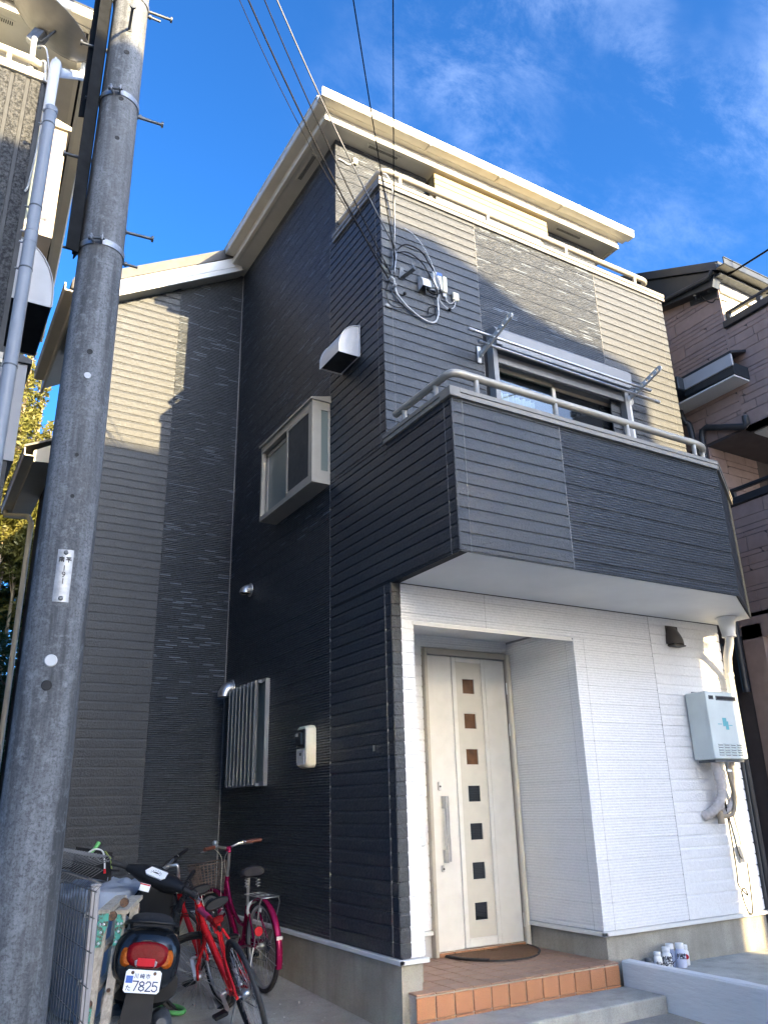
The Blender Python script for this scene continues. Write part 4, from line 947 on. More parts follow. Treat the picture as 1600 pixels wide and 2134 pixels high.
wire('second black cable arching lower to the white box', [(.10, -.1, 5.70), (.22, -.10, 5.75), (.36, -.10, 5.70), (.45, -.09, 5.60), (.54, -.08, 5.46), (.57, -.03, 5.40)], .006)
wire('blue grey cable rising over the wall to the white box', [(.18, -.11, 6.0), (.3, -.1, 5.97), (.42, -.1, 5.84), (.53, -.09, 5.62), (.56, -.08, 5.48), (.47, -.05, 5.46)], .006, 'pvc_blue')
wire('thin black cable drooping from the insulators under the boxes', [(.07, -.04, 5.38), (.14, -.03, 5.24), (.3, -.025, 5.16), (.42, -.025, 5.17), (.53, -.025, 5.22), (.54, -.025, 5.30), (.48, -.025, 5.28), (.46, -.025, 5.2)], .005)
wire('thin black wires hanging at the corner below the insulators', [(.05, -.05, 5.45), (.02, -.03, 5.32), (.03, -.03, 5.2), (.09, -.03, 5.16), (.2, -.03, 5.18)], .005)
wire('grey lead linking the fuse holder with the small square box', [(.585, -.04, 5.49), (.60, -.03, 5.40), (.68, -.03, 5.34), (.76, -.03, 5.37), (.79, -.03, 5.455)], .005, 'cable_grey')
wire('short grey lead below the fuse holder', [(.67, -.03, 5.46), (.69, -.03, 5.41), (.74, -.03, 5.41), (.775, -.03, 5.455)], .005, 'cable_grey')
wire('thin grey lead on the top floor wall beside the tiny box', [(.02, Y3-.02, 7.60), (.07, Y3-.02, 7.60), (.15, Y3-.02, 7.58), (.21, Y3-.02, 7.63)], .007, 'cable_grey')
def sag(label, a, b, s, r, mat='cable', n=14, group='overhead cables'):
    a, b = Vector(a), Vector(b); pts = [a.lerp(b, i/n)-Vector((0, 0, s*4*(i/n)*(1-i/n))) for i in range(n+1)]
    return tag(obj('overhead_cable', MB().tube(pts, r, 6), mat), label, 'cable', group)
sag('thickest black overhead cable of the bundle from house corner to concrete pole', (.05, -.03, 5.43), (-2.3, -.40, 9.3), .28, .008)
sag('black overhead cable of the bundle, hanging slightly above its neighbour', (.06, -.04, 5.50), (-2.25, -.45, 9.6), .22, .006)
sag('thinnest black overhead cable of the bundle to the concrete pole', (.03, -.03, 5.55), (-2.3, -.38, 9.15), .42, .004)
sag('grey overhead cable crossing the eaves corner toward the pole top', (.10, -.10, 5.72), (-2.45, -1.05, 9.0), .26, .0075, 'cable_dull')
sag('thin black overhead cable sloping over the eaves to the far pole', (.11, -.06, 5.60), (-6.9, -9.0, 8.0), .25, .0045)
sag('thin black overhead cable running straight up to the far pole', (.09, -.05, 5.45), (-5.3, -9.0, 8.0), .05, .0045)
bpy.data.objects['vent_cap'].name = 'wall_vent'
for o in list(C.objects):
    if o.name.startswith('vent_cap'): o.name = 'wall_vent'

# ------------------------------------------------------------------ neighbour house on the right (taupe cladding)
nb = thing('neighbour_house', 'taupe clad house with charcoal trim close beside the grey house on its right', 'house', (6.5, 3, -.35))
NX = 4.6
mb = MB(); mb.box(NX+.012, -.258, 4.87, 9.5, 9, 6.98); mb.box(NX+.012, .242, -.6, 9.5, 9, 4.87); mb.box(NX+.012, -2.2, 4.87, NX+.12, -.258, 6.2); mb.box(NX+.012, -2.2, 4.87, 9.5, -.258, 5.0)
mb.prism([(NX+.012, -.25, 6.9), (NX+.012, 9, 6.9), (NX+.012, 9, 8.3), (NX+.012, 4.5, 9.3)], (4.9, 0, 0))
nwall = obj('wall', mb, 'clad_joint', nb)
rnd = random.Random(11)
def clad_field(parent, u0, u1, z0, z1, place, seed, cap):
    """irregular coursed stone-pattern cladding: long and short pieces with recessed joints"""
    rnd = random.Random(seed); z = z0; cnt = 0
    while z < z1-.02:
        h = min(rnd.choice((.055, .06, .115, .12, .17, .18)), z1-z); u = u0-rnd.uniform(0, .3)
        while u < u1:
            L = rnd.uniform(.22, .8) if h > .1 else rnd.uniform(.35, 1.0)
            a, b = max(u, u0), min(u+L, u1); u += L
            if b-a < .03: continue
            if h > .15 and rnd.random() < .45:                  # split course: two slim pieces
                m_ = h*rnd.choice((.4, .5, .6)); parts = [(z, z+m_), (z+m_, z+h)]
            else: parts = [(z, z+h)]
            for p, q in parts:
                c1, c2 = (rnd.uniform(.01, .04) if rnd.random() < .35 else 0), (rnd.uniform(.01, .04) if rnd.random() < .35 else 0)
                g = .0035; o = .008+rnd.uniform(0, .004)
                pts = [(a+g, p+g), (b-g-c1, p+g), (b-g, p+g+min(c1, (q-p)*.4)), (b-g, q-g), (a+g+c2, q-g), (a+g, q-g-min(c2, (q-p)*.4))]
                place(parent, pts, o); cnt += 1
        z += h
    return cnt
def place_side(x):
    def f(parent, pts, o):
        mb = MB(); mb.prism([(x, u, v) for u, v in pts], (-o, 0, 0)) if False else mb.prism([(x-o, u, v) for u, v in pts], (o+.004, 0, 0)); obj('cladding_stone', mb, 'clad', parent)
    return f
def place_front(y):
    def f(parent, pts, o):
        mb = MB(); mb.prism([(u, y-o, v) for u, v in pts], (0, o+.004, 0)); obj('cladding_stone', mb, 'clad', parent)
    return f
nside = clad_field(nwall, -.27, .85, 4.9, 7.0, place_side(NX+.012), 5, 0)
nside += clad_field(nwall, -1.3, -.28, 4.9, 6.18, place_side(NX+.012), 6, 0)
nside += clad_field(nwall, NX+.012, 5.5, 3.4, 4.86, place_front(.242), 8, 0)
mb = MB(); mb.box(NX+.0, .236, 2.6, NX+.02, .26, 4.86); mb.box(NX-.002, -.285, 4.9, NX+.01, -.262, 6.95); obj('corner_trim', mb, 'clad', nb)
nfront = obj('front_wall', MB().box(NX+.002, -.268, 5.9, 9.4, -.256, 6.72), 'ivory', nb)
# balcony on the first floor, its side parapet towards us
XB = 4.72
mb = MB(); mb.box(XB+.012, -2.2, 2.78, XB+.12, .24, 4.1); mb.box(XB+.012, -2.2, 2.7, 9, .24, 2.85)
nbal = obj('balcony', mb, 'clad_joint', nb)
nside += clad_field(nbal, -1.2, .235, 2.85, 4.09, place_side(XB+.012), 9, 0)
obj('coping', MB().box(XB-.02, -2.2, 4.1, XB+.14, .24, 4.19, .006), 'charcoal', nbal)
rl = obj('railing', MB().box(XB+.03, -2.2, 4.28, XB+.09, .22, 4.32, .008), 'charcoal', nbal)
for y in (.12, -.5, -1.2): obj('railing_post', MB().box(XB+.035, y, 4.19, XB+.085, y+.05, 4.28), 'charcoal', rl)
np_ = obj('coping', MB().box(NX-.03, -2.2, 6.2, NX+.14, -.27, 6.29, .006), 'charcoal', nb)
rl = obj('railing', MB().box(NX+.03, -2.2, 6.40, NX+.09, -.285, 6.44, .008), 'charcoal', nb)
for y in (-.34, -.75, -1.3): obj('railing_post', MB().box(NX+.035, y, 6.29, NX+.085, y+.05, 6.40), 'charcoal', rl)
obj('balcony_soffit', MB().box(NX+.15, -2.2, 4.85, 9, -.28, 4.868), 'soffit_white', nb)
# roof: eave at the front, rising to the back with a deep dark verge
mb = MB(); mb.prism([(NX-.16, -.42, 6.90), (NX-.16, 4.6, 9.45), (NX-.16, 4.6, 9.56), (NX-.16, -.45, 7.0)], (5, 0, 0)); nroof = obj('roof', mb, 'charcoal', nb)
mb = MB(); mb.prism([(NX-.13, -.30, 6.74), (NX-.13, .9, 7.0), (NX-.13, .9, 7.55), (NX-.13, -.36, 6.92)], (.13, 0, 0)); obj('verge_board', mb, 'charcoal', nroof)
obj('verge_pipe', MB().tube([(NX-.16, .95, 7.02), (NX-.16, -.28, 6.86), (NX-.16, -.36, 6.92)], .03, 10), 'charcoal', nroof)
gutter(nroof, (NX-.18, -.42, 6.98), (9.4, -.42, 6.98), (0, -1, 0), 'gutter', 'charcoal', 1.0)
obj('soffit', MB().box(NX-.1, -.42, 6.86, 9.4, -.262, 6.88), 'iron', nroof)
obj('fascia', MB().box(NX+.02, -.30, 6.72, 9.4, -.27, 6.86), 'grey_pl', nroof)
obj('bracket_board', MB().prism([(NX-.008, -.26, 6.66), (NX-.008, .12, 6.76), (NX-.008, .12, 6.92), (NX-.008, -.26, 6.88)], (.02, 0, 0)), 'charcoal', nroof)
t = thing('insulator_pair', 'pair of white cable insulators under the eave of the taupe house', 'insulators', (NX-.06, -.15, 6.85))
for y in (-.20, -.02): obj('insulator', MB().lathe([(.022, 0), (.035, .02), (.025, .03), (.035, .05), (.02, .07)], (NX-.08, y, 6.80), (-.3, -.2, 1), 12), 'white', t); obj('stem', MB().tube([(NX, y, 6.78), (NX-.08, y, 6.74), (NX-.08, y, 6.8)], .009, 6), 'iron', t)
wire('black cable looping from the insulators of the taupe house', [(NX-.08, -.1, 6.86), (NX-.1, -.12, 6.7), (NX-.05, -.2, 6.6), (NX-.03, -.26, 6.62), (NX+.1, -.3, 6.6)], .008, 'cable', 'cable', 'cables of the taupe house')
sag('black cable rising to the right from the eave of the taupe house', (NX, -.3, 6.86), (6.5, -8, 9.5), .35, .012, group='cables of the taupe house')
# small canopy roof over a side window
cn = obj('canopy', MB().prism([(NX-.28, -.45, 5.43), (NX-.28, .22, 5.46), (NX-.28, .22, 5.60), (NX-.28, -.45, 5.58)], (.28, 0, 0)), 'charcoal', nb)
obj('fascia', MB().box(NX-.30, -.46, 5.53, NX-.27, .20, 5.68, .004), 'hood_white', cn)
mb = MB(); mb.prism([(NX-.30, -.47, 5.68), (NX, -.47, 5.78), (NX, .5, 5.78), (NX-.30, .5, 5.68)], (0, 0, .03)); obj('canopy_sheet', mb, 'charcoal', cn)
obj('gutter', MB().box(NX-.40, .20, 5.52, NX-.1, .52, 5.70, .01), 'charcoal', cn)
obj('canopy_soffit', MB().box(NX-.27, -.44, 5.405, NX, .48, 5.425), 'soffit_white', cn)
obj('downpipe', MB().tube(smooth([(NX-.12, .45, 5.45), (NX-.10, .42, 5.25), (NX-.06, .38, 5.1), (NX-.06, .38, 4.0)]), .035, 10), 'pvc_dark', nb)
obj('downpipe', MB().tube([(NX-.05, -.33, 5.0), (NX-.05, -.33, 4.9), (NX-.05, -.30, 4.88), (NX-.05, .18, 5.08), (NX-.05, .24, 5.06), (NX-.05, .26, 4.98), (NX-.05, .27, 2)], .038, 10), 'pvc_dark', nb)
# ground floor: beam, column and dark garage mouth
obj('column', MB().box(NX-.0, -.0, -.6, NX+.24, .24, 2.7), 'clad', nb)
obj('beam', MB().box(NX, -2.2, 2.55, NX+.2, .24, 2.78), 'clad', nb)
obj('garage_back', MB().box(NX+.25, 2.6, -.6, 9, 2.7, 2.6), 'interior', nb)
obj('downpipe', MB().tube([(NX-.26, .28, 2.5), (NX-.26, .28, -.35)], .04, 10), 'pvc_dark', nb)

# ------------------------------------------------------------------ neighbour house on the left (dark granite siding, cream trim)
lh = thing('neighbour_house', 'dark granite textured house with cream eaves at the left behind the pole', 'house', (-5.5, 4, -.4))
LX, LY = -2.92, .5
lw_ = obj('wall', MB().box(-9, LY+.012, -.6, LX-.012, 9, 6.66).box(-9, 1.9, 6.66, LX-.1, 9, 8.31), 'slate_clad', lh)
for i in range(14):
    x = LX-.12-.118*i; obj('siding_panel', MB().box(x+.002, LY-.004, 2.0, x+.088, LY+.02, 6.66, .003), 'slate_clad', lw_); obj('siding_strip', MB().box(x-.028, LY+.004, 2.0, x, LY+.02, 6.66), 'slate_trim', lw_)
obj('corner_post', MB().box(LX-.032, LY-.008, -.5, LX+.004, LY+.05, 6.66), 'slate_trim', lw_)
cp = obj('coping', MB().box(-9, LY-.03, 6.66, LX+.0, LY+.10, 6.74, .006), 'cream', lh)
obj('coping_end', MB().box(LX-.005, LY-.035, 6.655, LX+.035, LY+.10, 6.745, .004), 'alu', lh)
rail = obj('railing', MB().tube([(-9, LY+.03, 6.885), (-3.05, LY+.03, 6.885), (-2.98, LY+.05, 6.885), (-2.95, LY+.12, 6.885), (-2.95, LY+.6, 6.885)], .034, 12), 'cream', lh)
for x in (-3.22, -3.9, -4.6): obj('railing_post', MB().lathe([(.023, 0), (.023, .15)], (x, LY+.03, 6.74), (0, 0, 1), 10), 'alu', rail)
obj('window_wall', MB().box(-9, 1.88, 6.66, -3.02, 1.9, 8.3), 'soffit', lh); obj('window', MB().box(-3.9, 1.85, 6.7, -3.1, 1.88, 8.0), 'glass_soft', lh)
# eaves seen from below
EZ = 8.3
mb = MB(); mb.prism([(-9, 1.42, EZ), (-2.62, 1.40, EZ), (-2.25, 7.6, EZ), (-9, 7.6, EZ)], (0, 0, .02)); lroof2 = obj('roof', MB().prism([(-9, 1.2, EZ+.17), (-2.47, 1.18, EZ+.17), (-2.06, 7.6, EZ+.17), (-9, 7.6, EZ+.17)], (0, 0, .06)), 'slate_trim', lh)
obj('soffit', mb, 'soffit', lroof2)
mb = MB(); mb.box(-9, 1.385, EZ-.02, -2.60, 1.42, EZ+.10); obj('fascia', mb, 'cream', lroof2)
mb = MB(); mb.prism([(-2.64, 1.40, EZ-.02), (-2.60, 1.40, EZ-.02), (-2.23, 7.6, EZ-.02), (-2.27, 7.6, EZ-.02)], (0, 0, .12)); obj('fascia', mb, 'cream', lroof2)
mb = MB(); mb.box(-9, 1.30, EZ+.08, -2.56, 1.36, EZ+.17); mb.prism([(-2.58, 1.3, EZ+.08), (-2.54, 1.3, EZ+.08), (-2.17, 7.6, EZ+.08), (-2.21, 7.6, EZ+.08)], (0, 0, .09)); obj('fascia', mb, 'soffit', lroof2)
gutter(lroof2, (-9, 1.30, EZ+.17), (-2.45, 1.30, EZ+.17), (0, -1, 0)); gutter(lroof2, (-2.56, 1.2, EZ+.168), (-2.19, 7.6, EZ+.168), (1, 0, 0))
for i in range(2):
    x = -3.55+i*.0; 
soffit_vent(lroof2, -3.62, 1.50, -3.22, 1.58, EZ, 18)
soffit_vent(lroof2, -2.78, 2.5, -2.70, 3.1, EZ, 20, False)
# gutter outlet and downpipe with its elbows
obj('downpipe', MB().tube([(-2.56, 1.75, 8.37), (-2.56, 1.75, 8.20), (-2.60, 1.68, 8.13), (-2.84, .66, 7.0), (-2.87, .50, 6.92), (-2.875, .44, 6.83), (-2.875, .44, 6.32)], .042, 12), 'white', lh)
dp2 = obj('downpipe', MB().tube([(-2.855, .43, 6.34), (-2.855, .43, -.5)], .047, 14).tube([(-2.855, .43, 6.36), (-2.855, .43, 6.31)], .051, 14), 'pvc_blue', lh)
for z in (6.18, 5.35, 5.12, 5.02, 4.78, 3.95): obj('pipe_clip', MB().tube([(-2.855, .43, z), (-2.855, .43, z+.012)], .050, 12).box(-2.93, .44, z, -2.87, .452, z+.012), 'iron' if z not in (5.12, 5.02) else 'pvc_blue', dp2)
M['bay_tan'] = plain('tan aluminium', (.36, .31, .25), .5, var=.05); M['bay_grey'] = plain('grey aluminium', (.30, .31, .33), .5, var=.05)
# bays and hood that stick out of its side wall
mb = MB(); mb.box(LX, 1.60, 6.00, LX+.30, 3.2, 7.28); b1 = obj('bay_window', mb, 'bay_tan', lh)
obj('bay_roof', MB().prism([(LX, 1.57, 7.28), (LX+.33, 1.57, 7.28), (LX+.33, 1.57, 7.33), (LX, 1.57, 7.42)], (0, 1.7, 0)), 'alu', b1)
obj('side_pane', MB().box(LX+.03, 1.592, 6.12, LX+.12, 1.601, 7.2), 'glass_soft', b1); obj('side_frame', MB().box(LX+.12, 1.594, 6.05, LX+.15, 1.602, 7.24).box(LX+.02, 1.594, 6.05, LX+.12, 1.602, 6.12), 'cream', b1)
mb = MB(); mb.box(LX, 1.35, 3.62, LX+.24, 2.6, 4.50); b2 = obj('bay_window', mb, 'bay_grey', lh)
obj('bay_roof', MB().prism([(LX, 1.32, 4.50), (LX+.27, 1.32, 4.50), (LX+.27, 1.32, 4.54), (LX, 1.32, 4.62)], (0, 1.3, 0)), 'charcoal', b2)
obj('bay_base', MB().box(LX, 1.37, 3.2, LX+.2, 2.58, 3.62), 'slate_trim', b2)
ho = hood('vent_hood', 'large white quarter round vent hood on the side of the left house behind the pipe', (LX-.012, 1.70, 5.66), .9, .36, .62, PI/2, 'hood_white')
# small bar clamp near the corner
obj('side_bracket', MB().box(-3.05, LY-.06, 3.98, LX+.01, LY-.02, 4.06), 'alu', lh)
# satellite dish on the balcony rail of the left house
M['dish'] = plain('grey painted dish', (.20, .19, .17), .5, .2)
t = thing('satellite_dish', 'grey satellite dish on the balcony rail of the left house, seen from behind', 'satellite dish', (-3.06, .62, 6.9))
ax = Vector((.43, -.30, .85)).normalized(); uu, ww = frame_of(ax); dc = Vector((-3.00, .85, 7.58)); rings = []
for i in range(8):
    r_ = .37*i/7+.001; rings.append([dc+ax*(r_*r_*.9)+(uu*math.cos(2*PI*j/28)+ww*1.08*math.sin(2*PI*j/28))*r_ for j in range(28)])
mb = MB().loft(rings, False); mb.tube(rings[-1], .006, 6, False, True); obj('reflector', mb, 'dish', t)
obj('mast', MB().tube([(-3.04, .56, 6.5), (-3.06, .60, 7.2), dc-ax*.10], .022, 10), 'pvc', t)
obj('mount', MB().obox(dc-ax*.14, dc-ax*.01, .09, .11).obox(dc-ax*.10+Vector((-.05, 0, -.05)), dc-ax*.10+Vector((.03, 0, .06)), .05, .07), 'galv', t)
obj('feed_arm', MB().tube([dc-ax*.05-Vector((0, 0, .05)), dc-Vector((.0, .1, .22)), dc+ax*.30-Vector((0, .05, .26))], .011, 8), 'iron', t)
wire('pale cable dropping from the satellite dish over the balcony corner of the left house', [dc-ax*.1-Vector((0, 0, .08)), (-2.97, .55, 7.1), (-2.93, .5, 6.9), (-2.91, .46, 6.7), (-2.90, .455, 6.5), (-2.905, .45, 6.1), (-2.925, .455, 5.6), (-2.945, .46, 5.5)], .008, 'cable_grey', 'cable', 'cables of the left house')
wire('second pale cable hanging beside the corner of the left house', [(-2.98, .55, 6.93), (-2.95, .47, 6.85), (-2.93, .46, 6.65), (-2.89, .455, 6.72), (-2.88, .47, 6.95)], .009, 'white', 'cable', 'cables of the left house')

# ------------------------------------------------------------------ concrete utility pole
PX, PY = -2.4644, -.4305
def prad(z): return .17-.00666*z
pole = thing('utility_pole', 'weathered grey concrete utility pole with steel bands standing by the wire fence', 'utility pole', (PX, PY, -.48))
obj('shaft', MB().loft([[Vector((PX+prad(z)*math.cos(2*PI*j/40), PY+prad(z)*math.sin(2*PI*j/40), z)) for j in range(40)] for z in [-.7+.28*i for i in range(40)]]), 'pole', pole)
cam_dir = math.atan2(-5.116-PY, -3.133-PX)               # bearing from the pole to the viewer's side of the street
def pp(z, da, out=0.): a = cam_dir+da; r_ = prad(z)+out; return Vector((PX+r_*math.cos(a), PY+r_*math.sin(a), z))
def pn(da): return Vector((math.cos(cam_dir+da), math.sin(cam_dir+da), 0))
def band(z, h=.045, gap=R(8), label=None):
    b = obj('steel_band', MB(), 'galv', pole); b.data.clear_geometry()
    mb = MB(); a0, a1 = gap*2.2, 2*PI-gap*.2; n = 36; rings = []
    mid = R(-12)
    for i in range(n+1):
        a = mid+gap*1.3+(2*PI-gap*2.6)*i/n; q0, q1 = pp(z-h/2, a, .002), pp(z+h/2, a, .002); e = pn(a)*.006
        rings.append([q0, q1, q1+e, q0+e])
    mb.loft(rings, True, False)
    for s in (1, -1):
        a = mid+s*gap*1.3; q = pp(z, a, .0); n_ = pn(a); mb.obox(q, q+n_*.055, h*.9, .007, (math.sin(cam_dir), -math.cos(cam_dir), 0))
    o = obj('steel_band', mb, 'galv', pole); bpy.data.objects.remove(b)
    p, q = pp(z, mid+gap*1.9, .038), pp(z, mid-gap*2.3, .038); obj('band_bolt', MB().tube([p, q], .0085, 8).lathe([(.016, 0), (.016, .014)], q, (p-q), 6).lathe([(.016, 0), (.016, .012)], p-(p-q)*.15, (q-p), 6), 'iron', o)
    for a in (R(96), R(-84)):
        p = pp(z-.02, a, .0); q = pp(z-.02, a, .10); obj('band_bolt', MB().tube([p, q], .0095, 8).lathe([(.018, 0), (.018, .016)], pp(z-.02, a, .012), pn(a), 6), 'iron', o)
    return o
for z in (4.47, 5.77, 6.78): band(z)
def step(z, da):
    p, q = pp(z, da, -.02), pp(z, da, .175); d = (q-p).normalized()
    obj('step_bolt', MB().tube([p, q], .0105, 8).lathe([(.022, 0), (.022, .014)], q-d*.004, d, 8).lathe([(.02, 0), (.02, .005)], pp(z, da, .001), d, 10), 'iron', pole)
for z, da in ((4.70, R(92)), (5.22, R(-88)), (5.73, R(92)), (6.26, R(-88)), (6.80, R(92))): step(z, da)
p, q = pp(6.40, R(2), -.01), pp(6.40, R(2), .19); obj('step_bolt', MB().tube([p, q], .0105, 8).lathe([(.022, 0), (.022, .014)], q, q-p, 8).lathe([(.024, 0), (.024, .005)], pp(6.4, R(2), .001), q-p, 10), 'iron', pole)
for z, da, r_ in ((5.72, R(3), .014), (5.36, R(5), .013), (6.17, R(3), .016), (3.64, R(1), .014), (2.94, R(0), .009), (2.68, R(1), .009), (1.605, R(-4), .022)):
    n_ = pn(da); obj('hole', MB().lathe([(r_*1.25, 0), (r_*1.25, .003), (r_, .003), (r_*.9, .0022)], pp(z, da, -.001), n_, 14), 'slot', pole)
for z, da, r_, mt_ in ((1.735, R(-2), .029, 'plate_white'), (3.47, R(2), .020, 'galv')):
    n_ = pn(da); o = obj('marker_disc', MB().lathe([(r_*1.15, 0), (r_*1.15, .003), (r_, .004), (r_, .006)], pp(z, da, -.0005), n_, 20), 'disc_white' if mt_ == 'plate_white' else mt_, pole)
# two angle-section cable guards down the left flank
M['guard'] = plain('dark painted steel', (.010, .011, .012), .8, var=.3, vs=12, spec=.08)
def angle(da, z0, z1, w, off):
    mb = MB(); a = cam_dir+da; n_ = pn(da); tdir = Vector((-n_.y, n_.x, 0)); P0 = Vector((PX, PY, 0))+n_*(prad(5)+off)
    for s, e in ((0, 1),):
        for prof in ([(-w/2, 0), (w/2, 0), (w/2, .007), (-w/2, .007)], [(w/2-.007, 0), (w/2, 0), (w/2, w), (w/2-.007, w)]):
            poly = [P0+tdir*x+n_*y+Vector((0, 0, z0)) for x, y in prof]; mb.prism(poly, (0, 0, z1-z0))
    return obj('cable_guard', mb, 'guard', pole)
angle(R(-103), 5.60, 9.5, .085, .035); angle(R(-70), 4.38, 9.5, .085, .022)
obj('cable', MB().tube([pp(7.5, R(-75), .06), pp(5.0, R(-75), .05), pp(4.4, R(-75), .03)], .014, 8), 'cable', pole)
# number plate strapped to the front, curved with the pole
z0, z1 = 2.055, 2.355; n = 8; rings = []; half = R(15)
for i in range(n+1):
    a = R(2)-half+2*half*i/n; rings.append([pp(z0, a, .002), pp(z1, a, .002), pp(z1, a, .006), pp(z0, a, .006)])
npz = obj('number_plate', MB().loft(rings, True, False), 'galv', pole)
n_ = pn(R(2)); uu = Vector((-n_.y, n_.x, 0))
def on_plate(z, x=0.): return pp(z, R(2), .0075)+uu*x-n_*(x*x/(2*prad(z)))
mb = MB(); sz = .030
strokes(mb, K['minami'], on_plate(2.282)-uu*.033, uu, (0, 0, 1), n_, sz, .0045); strokes(mb, K['hira'], on_plate(2.282)+uu*.003, uu, (0, 0, 1), n_, sz, .0045)
obj('lettering', mb, 'ink', npz)
for ch, z in (('1', 2.245), ('9', 2.208), ('1', 2.170)):
    text('numeral', ch, .045, on_plate(z)+n_*.001-world_loc(npz), (PI/2, 0, cam_dir+R(2)+PI/2), 'ink', npz)
for z in (2.337, 2.075): obj('plate_screw', MB().lathe([(.013, 0), (.013, .002), (.007, .002), (.007, .004)], on_plate(z), n_, 12), 'iron', npz)
# a second pole across the road carries the far ends of the overhead cables
pole2 = thing('utility_pole', 'concrete utility pole on the far side of the road with a steel crossarm', 'utility pole', (-6.1, -9.2, -.66))
obj('shaft', MB().lathe([(.18, 0), (.11, 10.2)], (-6.1, -9.2, -.7), (0, 0, 1), 24), 'pole', pole2); obj('crossarm', MB().box(-7.1, -9.06, 7.95, -5.1, -8.98, 8.03), 'galv', pole2)

# ------------------------------------------------------------------ wire mesh fence
fen = thing('wire_fence', 'low grey welded wire mesh fence with zigzag top right of the utility pole', 'fence', (-2.1, .6, -.46))
FX, FY0, FY1 = -2.1, -.345, 1.75
mb = MB(); y = FY0
while y < FY1:
    mb.tube([(FX, y, -.36), (FX, y, .575), (FX+.035, y, .61), (FX-.03, y, .645), (FX+.03, y, .68), (FX-.02, y, .705), (FX+.05, y, .722), (FX+.075, y, .735), (FX+.06, y, .748), (FX-.02, y, .745)], .0030, 5); y += .082
fw = obj('vertical_wires', mb, 'fence', fen); fw['kind'] = 'stuff'
for z, x in ((-.33, .006), (-.19, .006), (-.03, .006), (.13, .006), (.29, .006), (.45, .006), (.575, .006), (.645, -.036), (.745, .03)):
    obj('horizontal_wire', MB().tube([(FX+x, FY0-.012, z), (FX+x, FY1, z)], .0034, 6), 'fence', fen)
for y in (-.16, 1.6):
    po = obj('fence_post', MB().box(FX+.012, y-.022, gz(y)-.05, FX+.062, y+.028, .588, .006), 'fence_post', fen)
    obj('post_cap', MB().box(FX+.008, y-.026, .588, FX+.066, y+.032, .602, .006), 'fence_post', po)
    for z in (.45, .13, -.19): obj('clip', MB().box(FX-.008, y-.012, z-.012, FX+.014, y+.018, z+.012), 'galv', po)

# ------------------------------------------------------------------ tarpaulin heap with things on top
t = thing('tarpaulin', 'crumpled silver blue tarpaulin heaped over goods behind the wire fence', 'tarpaulin', (-1.66, 1.3, -.43))
import mathutils.noise as mn
mb = MB(); nu, nv = 46, 34; vs = []
for i in range(nu+1):
    for j in range(nv):
        a = 2*PI*j/nv; f = i/nu
        rx, ry = .40+.05*math.sin(3*a+1), .72+.05*math.sin(2*a)
        rr = min(1, f*1.25); x = -1.52+rx*.95*math.cos(a)*rr; y = 2.10+ry*math.sin(a)*rr
        top = .42+.03*math.cos(a)*rr-.04*math.sin(a)*rr
        z = top if f < .8 else top+(gz(y)+.01-top)*((f-.8)/.2)
        q = Vector((x*3, y*3, z*2.5)); fold = mn.noise(q)*.09+abs(mn.noise(q*2.3+Vector((5, 0, 0))))*.075-abs(mn.noise(q*4.1))*.03
        k = min(1, f*2)
        vs.append((x+fold*math.cos(a)*k*.7, y+fold*math.sin(a)*k*.7, max(gz(y)+.01, z+fold*.9-.10*max(0, rr-.55))))
fs = [(i*nv+j, i*nv+(j+1) % nv, (i+1)*nv+(j+1) % nv, (i+1)*nv+j) for i in range(nu) for j in range(nv)]
mb.add(vs, fs, True); obj('sheet', mb, 'tarp', t)
t = thing('plastic_sheet', 'pale blue rounded plastic cover between the tarpaulin and the step ladder', 'cover', (-1.73, .83, -.43))
mb = MB(); rings = []
for i in range(12):
    f = i/11; z = -.42+.76*math.sin(f*PI/2); r_ = math.cos(f*PI/2*.98)**.55
    rings.append([Vector((-1.72+.19*r_*math.cos(a)*(1+.05*math.sin(5*a+f*3)), .80+.17*r_*math.sin(a)*(1+.05*math.sin(4*a)), z)) for a in [2*PI*j/28 for j in range(28)]])
obj('cover', mb.loft(rings), 'blue_tank', t)
_before = set(o.name for o in C.objects)
t = thing('tool_crate', 'black plastic crate of tools lying on top of the tarpaulin', 'crate', (-1.85, 1.1, .5))
mb = MB(); mb.obox((-2.02, 1.0, .60), (-1.70, 1.14, .56), .26, .015); mb.obox((-2.03, .90, .64), (-1.73, 1.03, .57), .015, .16); mb.obox((-1.99, 1.12, .66), (-1.68, 1.24, .60), .015, .18); mb.obox((-1.72, 1.03, .56), (-1.67, 1.22, .58), .02, .16)
for k in range(4): mb.obox((-1.98+.07*k, .91+.03*k, .67-.012*k), (-1.945+.07*k, 1.10+.03*k, .67-.012*k), .018, .02)
obj('basket', mb, 'black', t)
mb = MB()
for k in range(3): mb.obox((-1.94+.07*k, .955+.02*k, .695-.012*k), (-1.89+.07*k, .935+.02*k, .655-.012*k), .010, .004)
obj('chrome_strip', mb, 'alu_grey', t)
t = thing('hand_tool', 'green handled tool sticking up out of the black crate', 'tool', (-1.87, 1.0, .68)); obj('handle', MB().tube([(-1.90, .98, .70), (-1.86, 1.0, .735), (-1.83, 1.02, .775)], [.012, .015, .019], 10), 'green', t); obj('shaft', MB().tube([(-1.96, .95, .64), (-1.90, .98, .70)], .007, 6), 'iron', t)
t = thing('bent_rod', 'white bent rod with a red tip hanging over the tarpaulin', 'rod', (-1.82, .9, .6)); obj('rod', MB().tube(smooth([(-1.95, .86, .70), (-1.90, .84, .735), (-1.84, .82, .72), (-1.82, .81, .65), (-1.815, .80, .585)]), .006, 8), 'white', t); obj('tip', MB().tube([(-1.816, .80, .595), (-1.812, .80, .562)], .010, 8), 'bright_red', t)
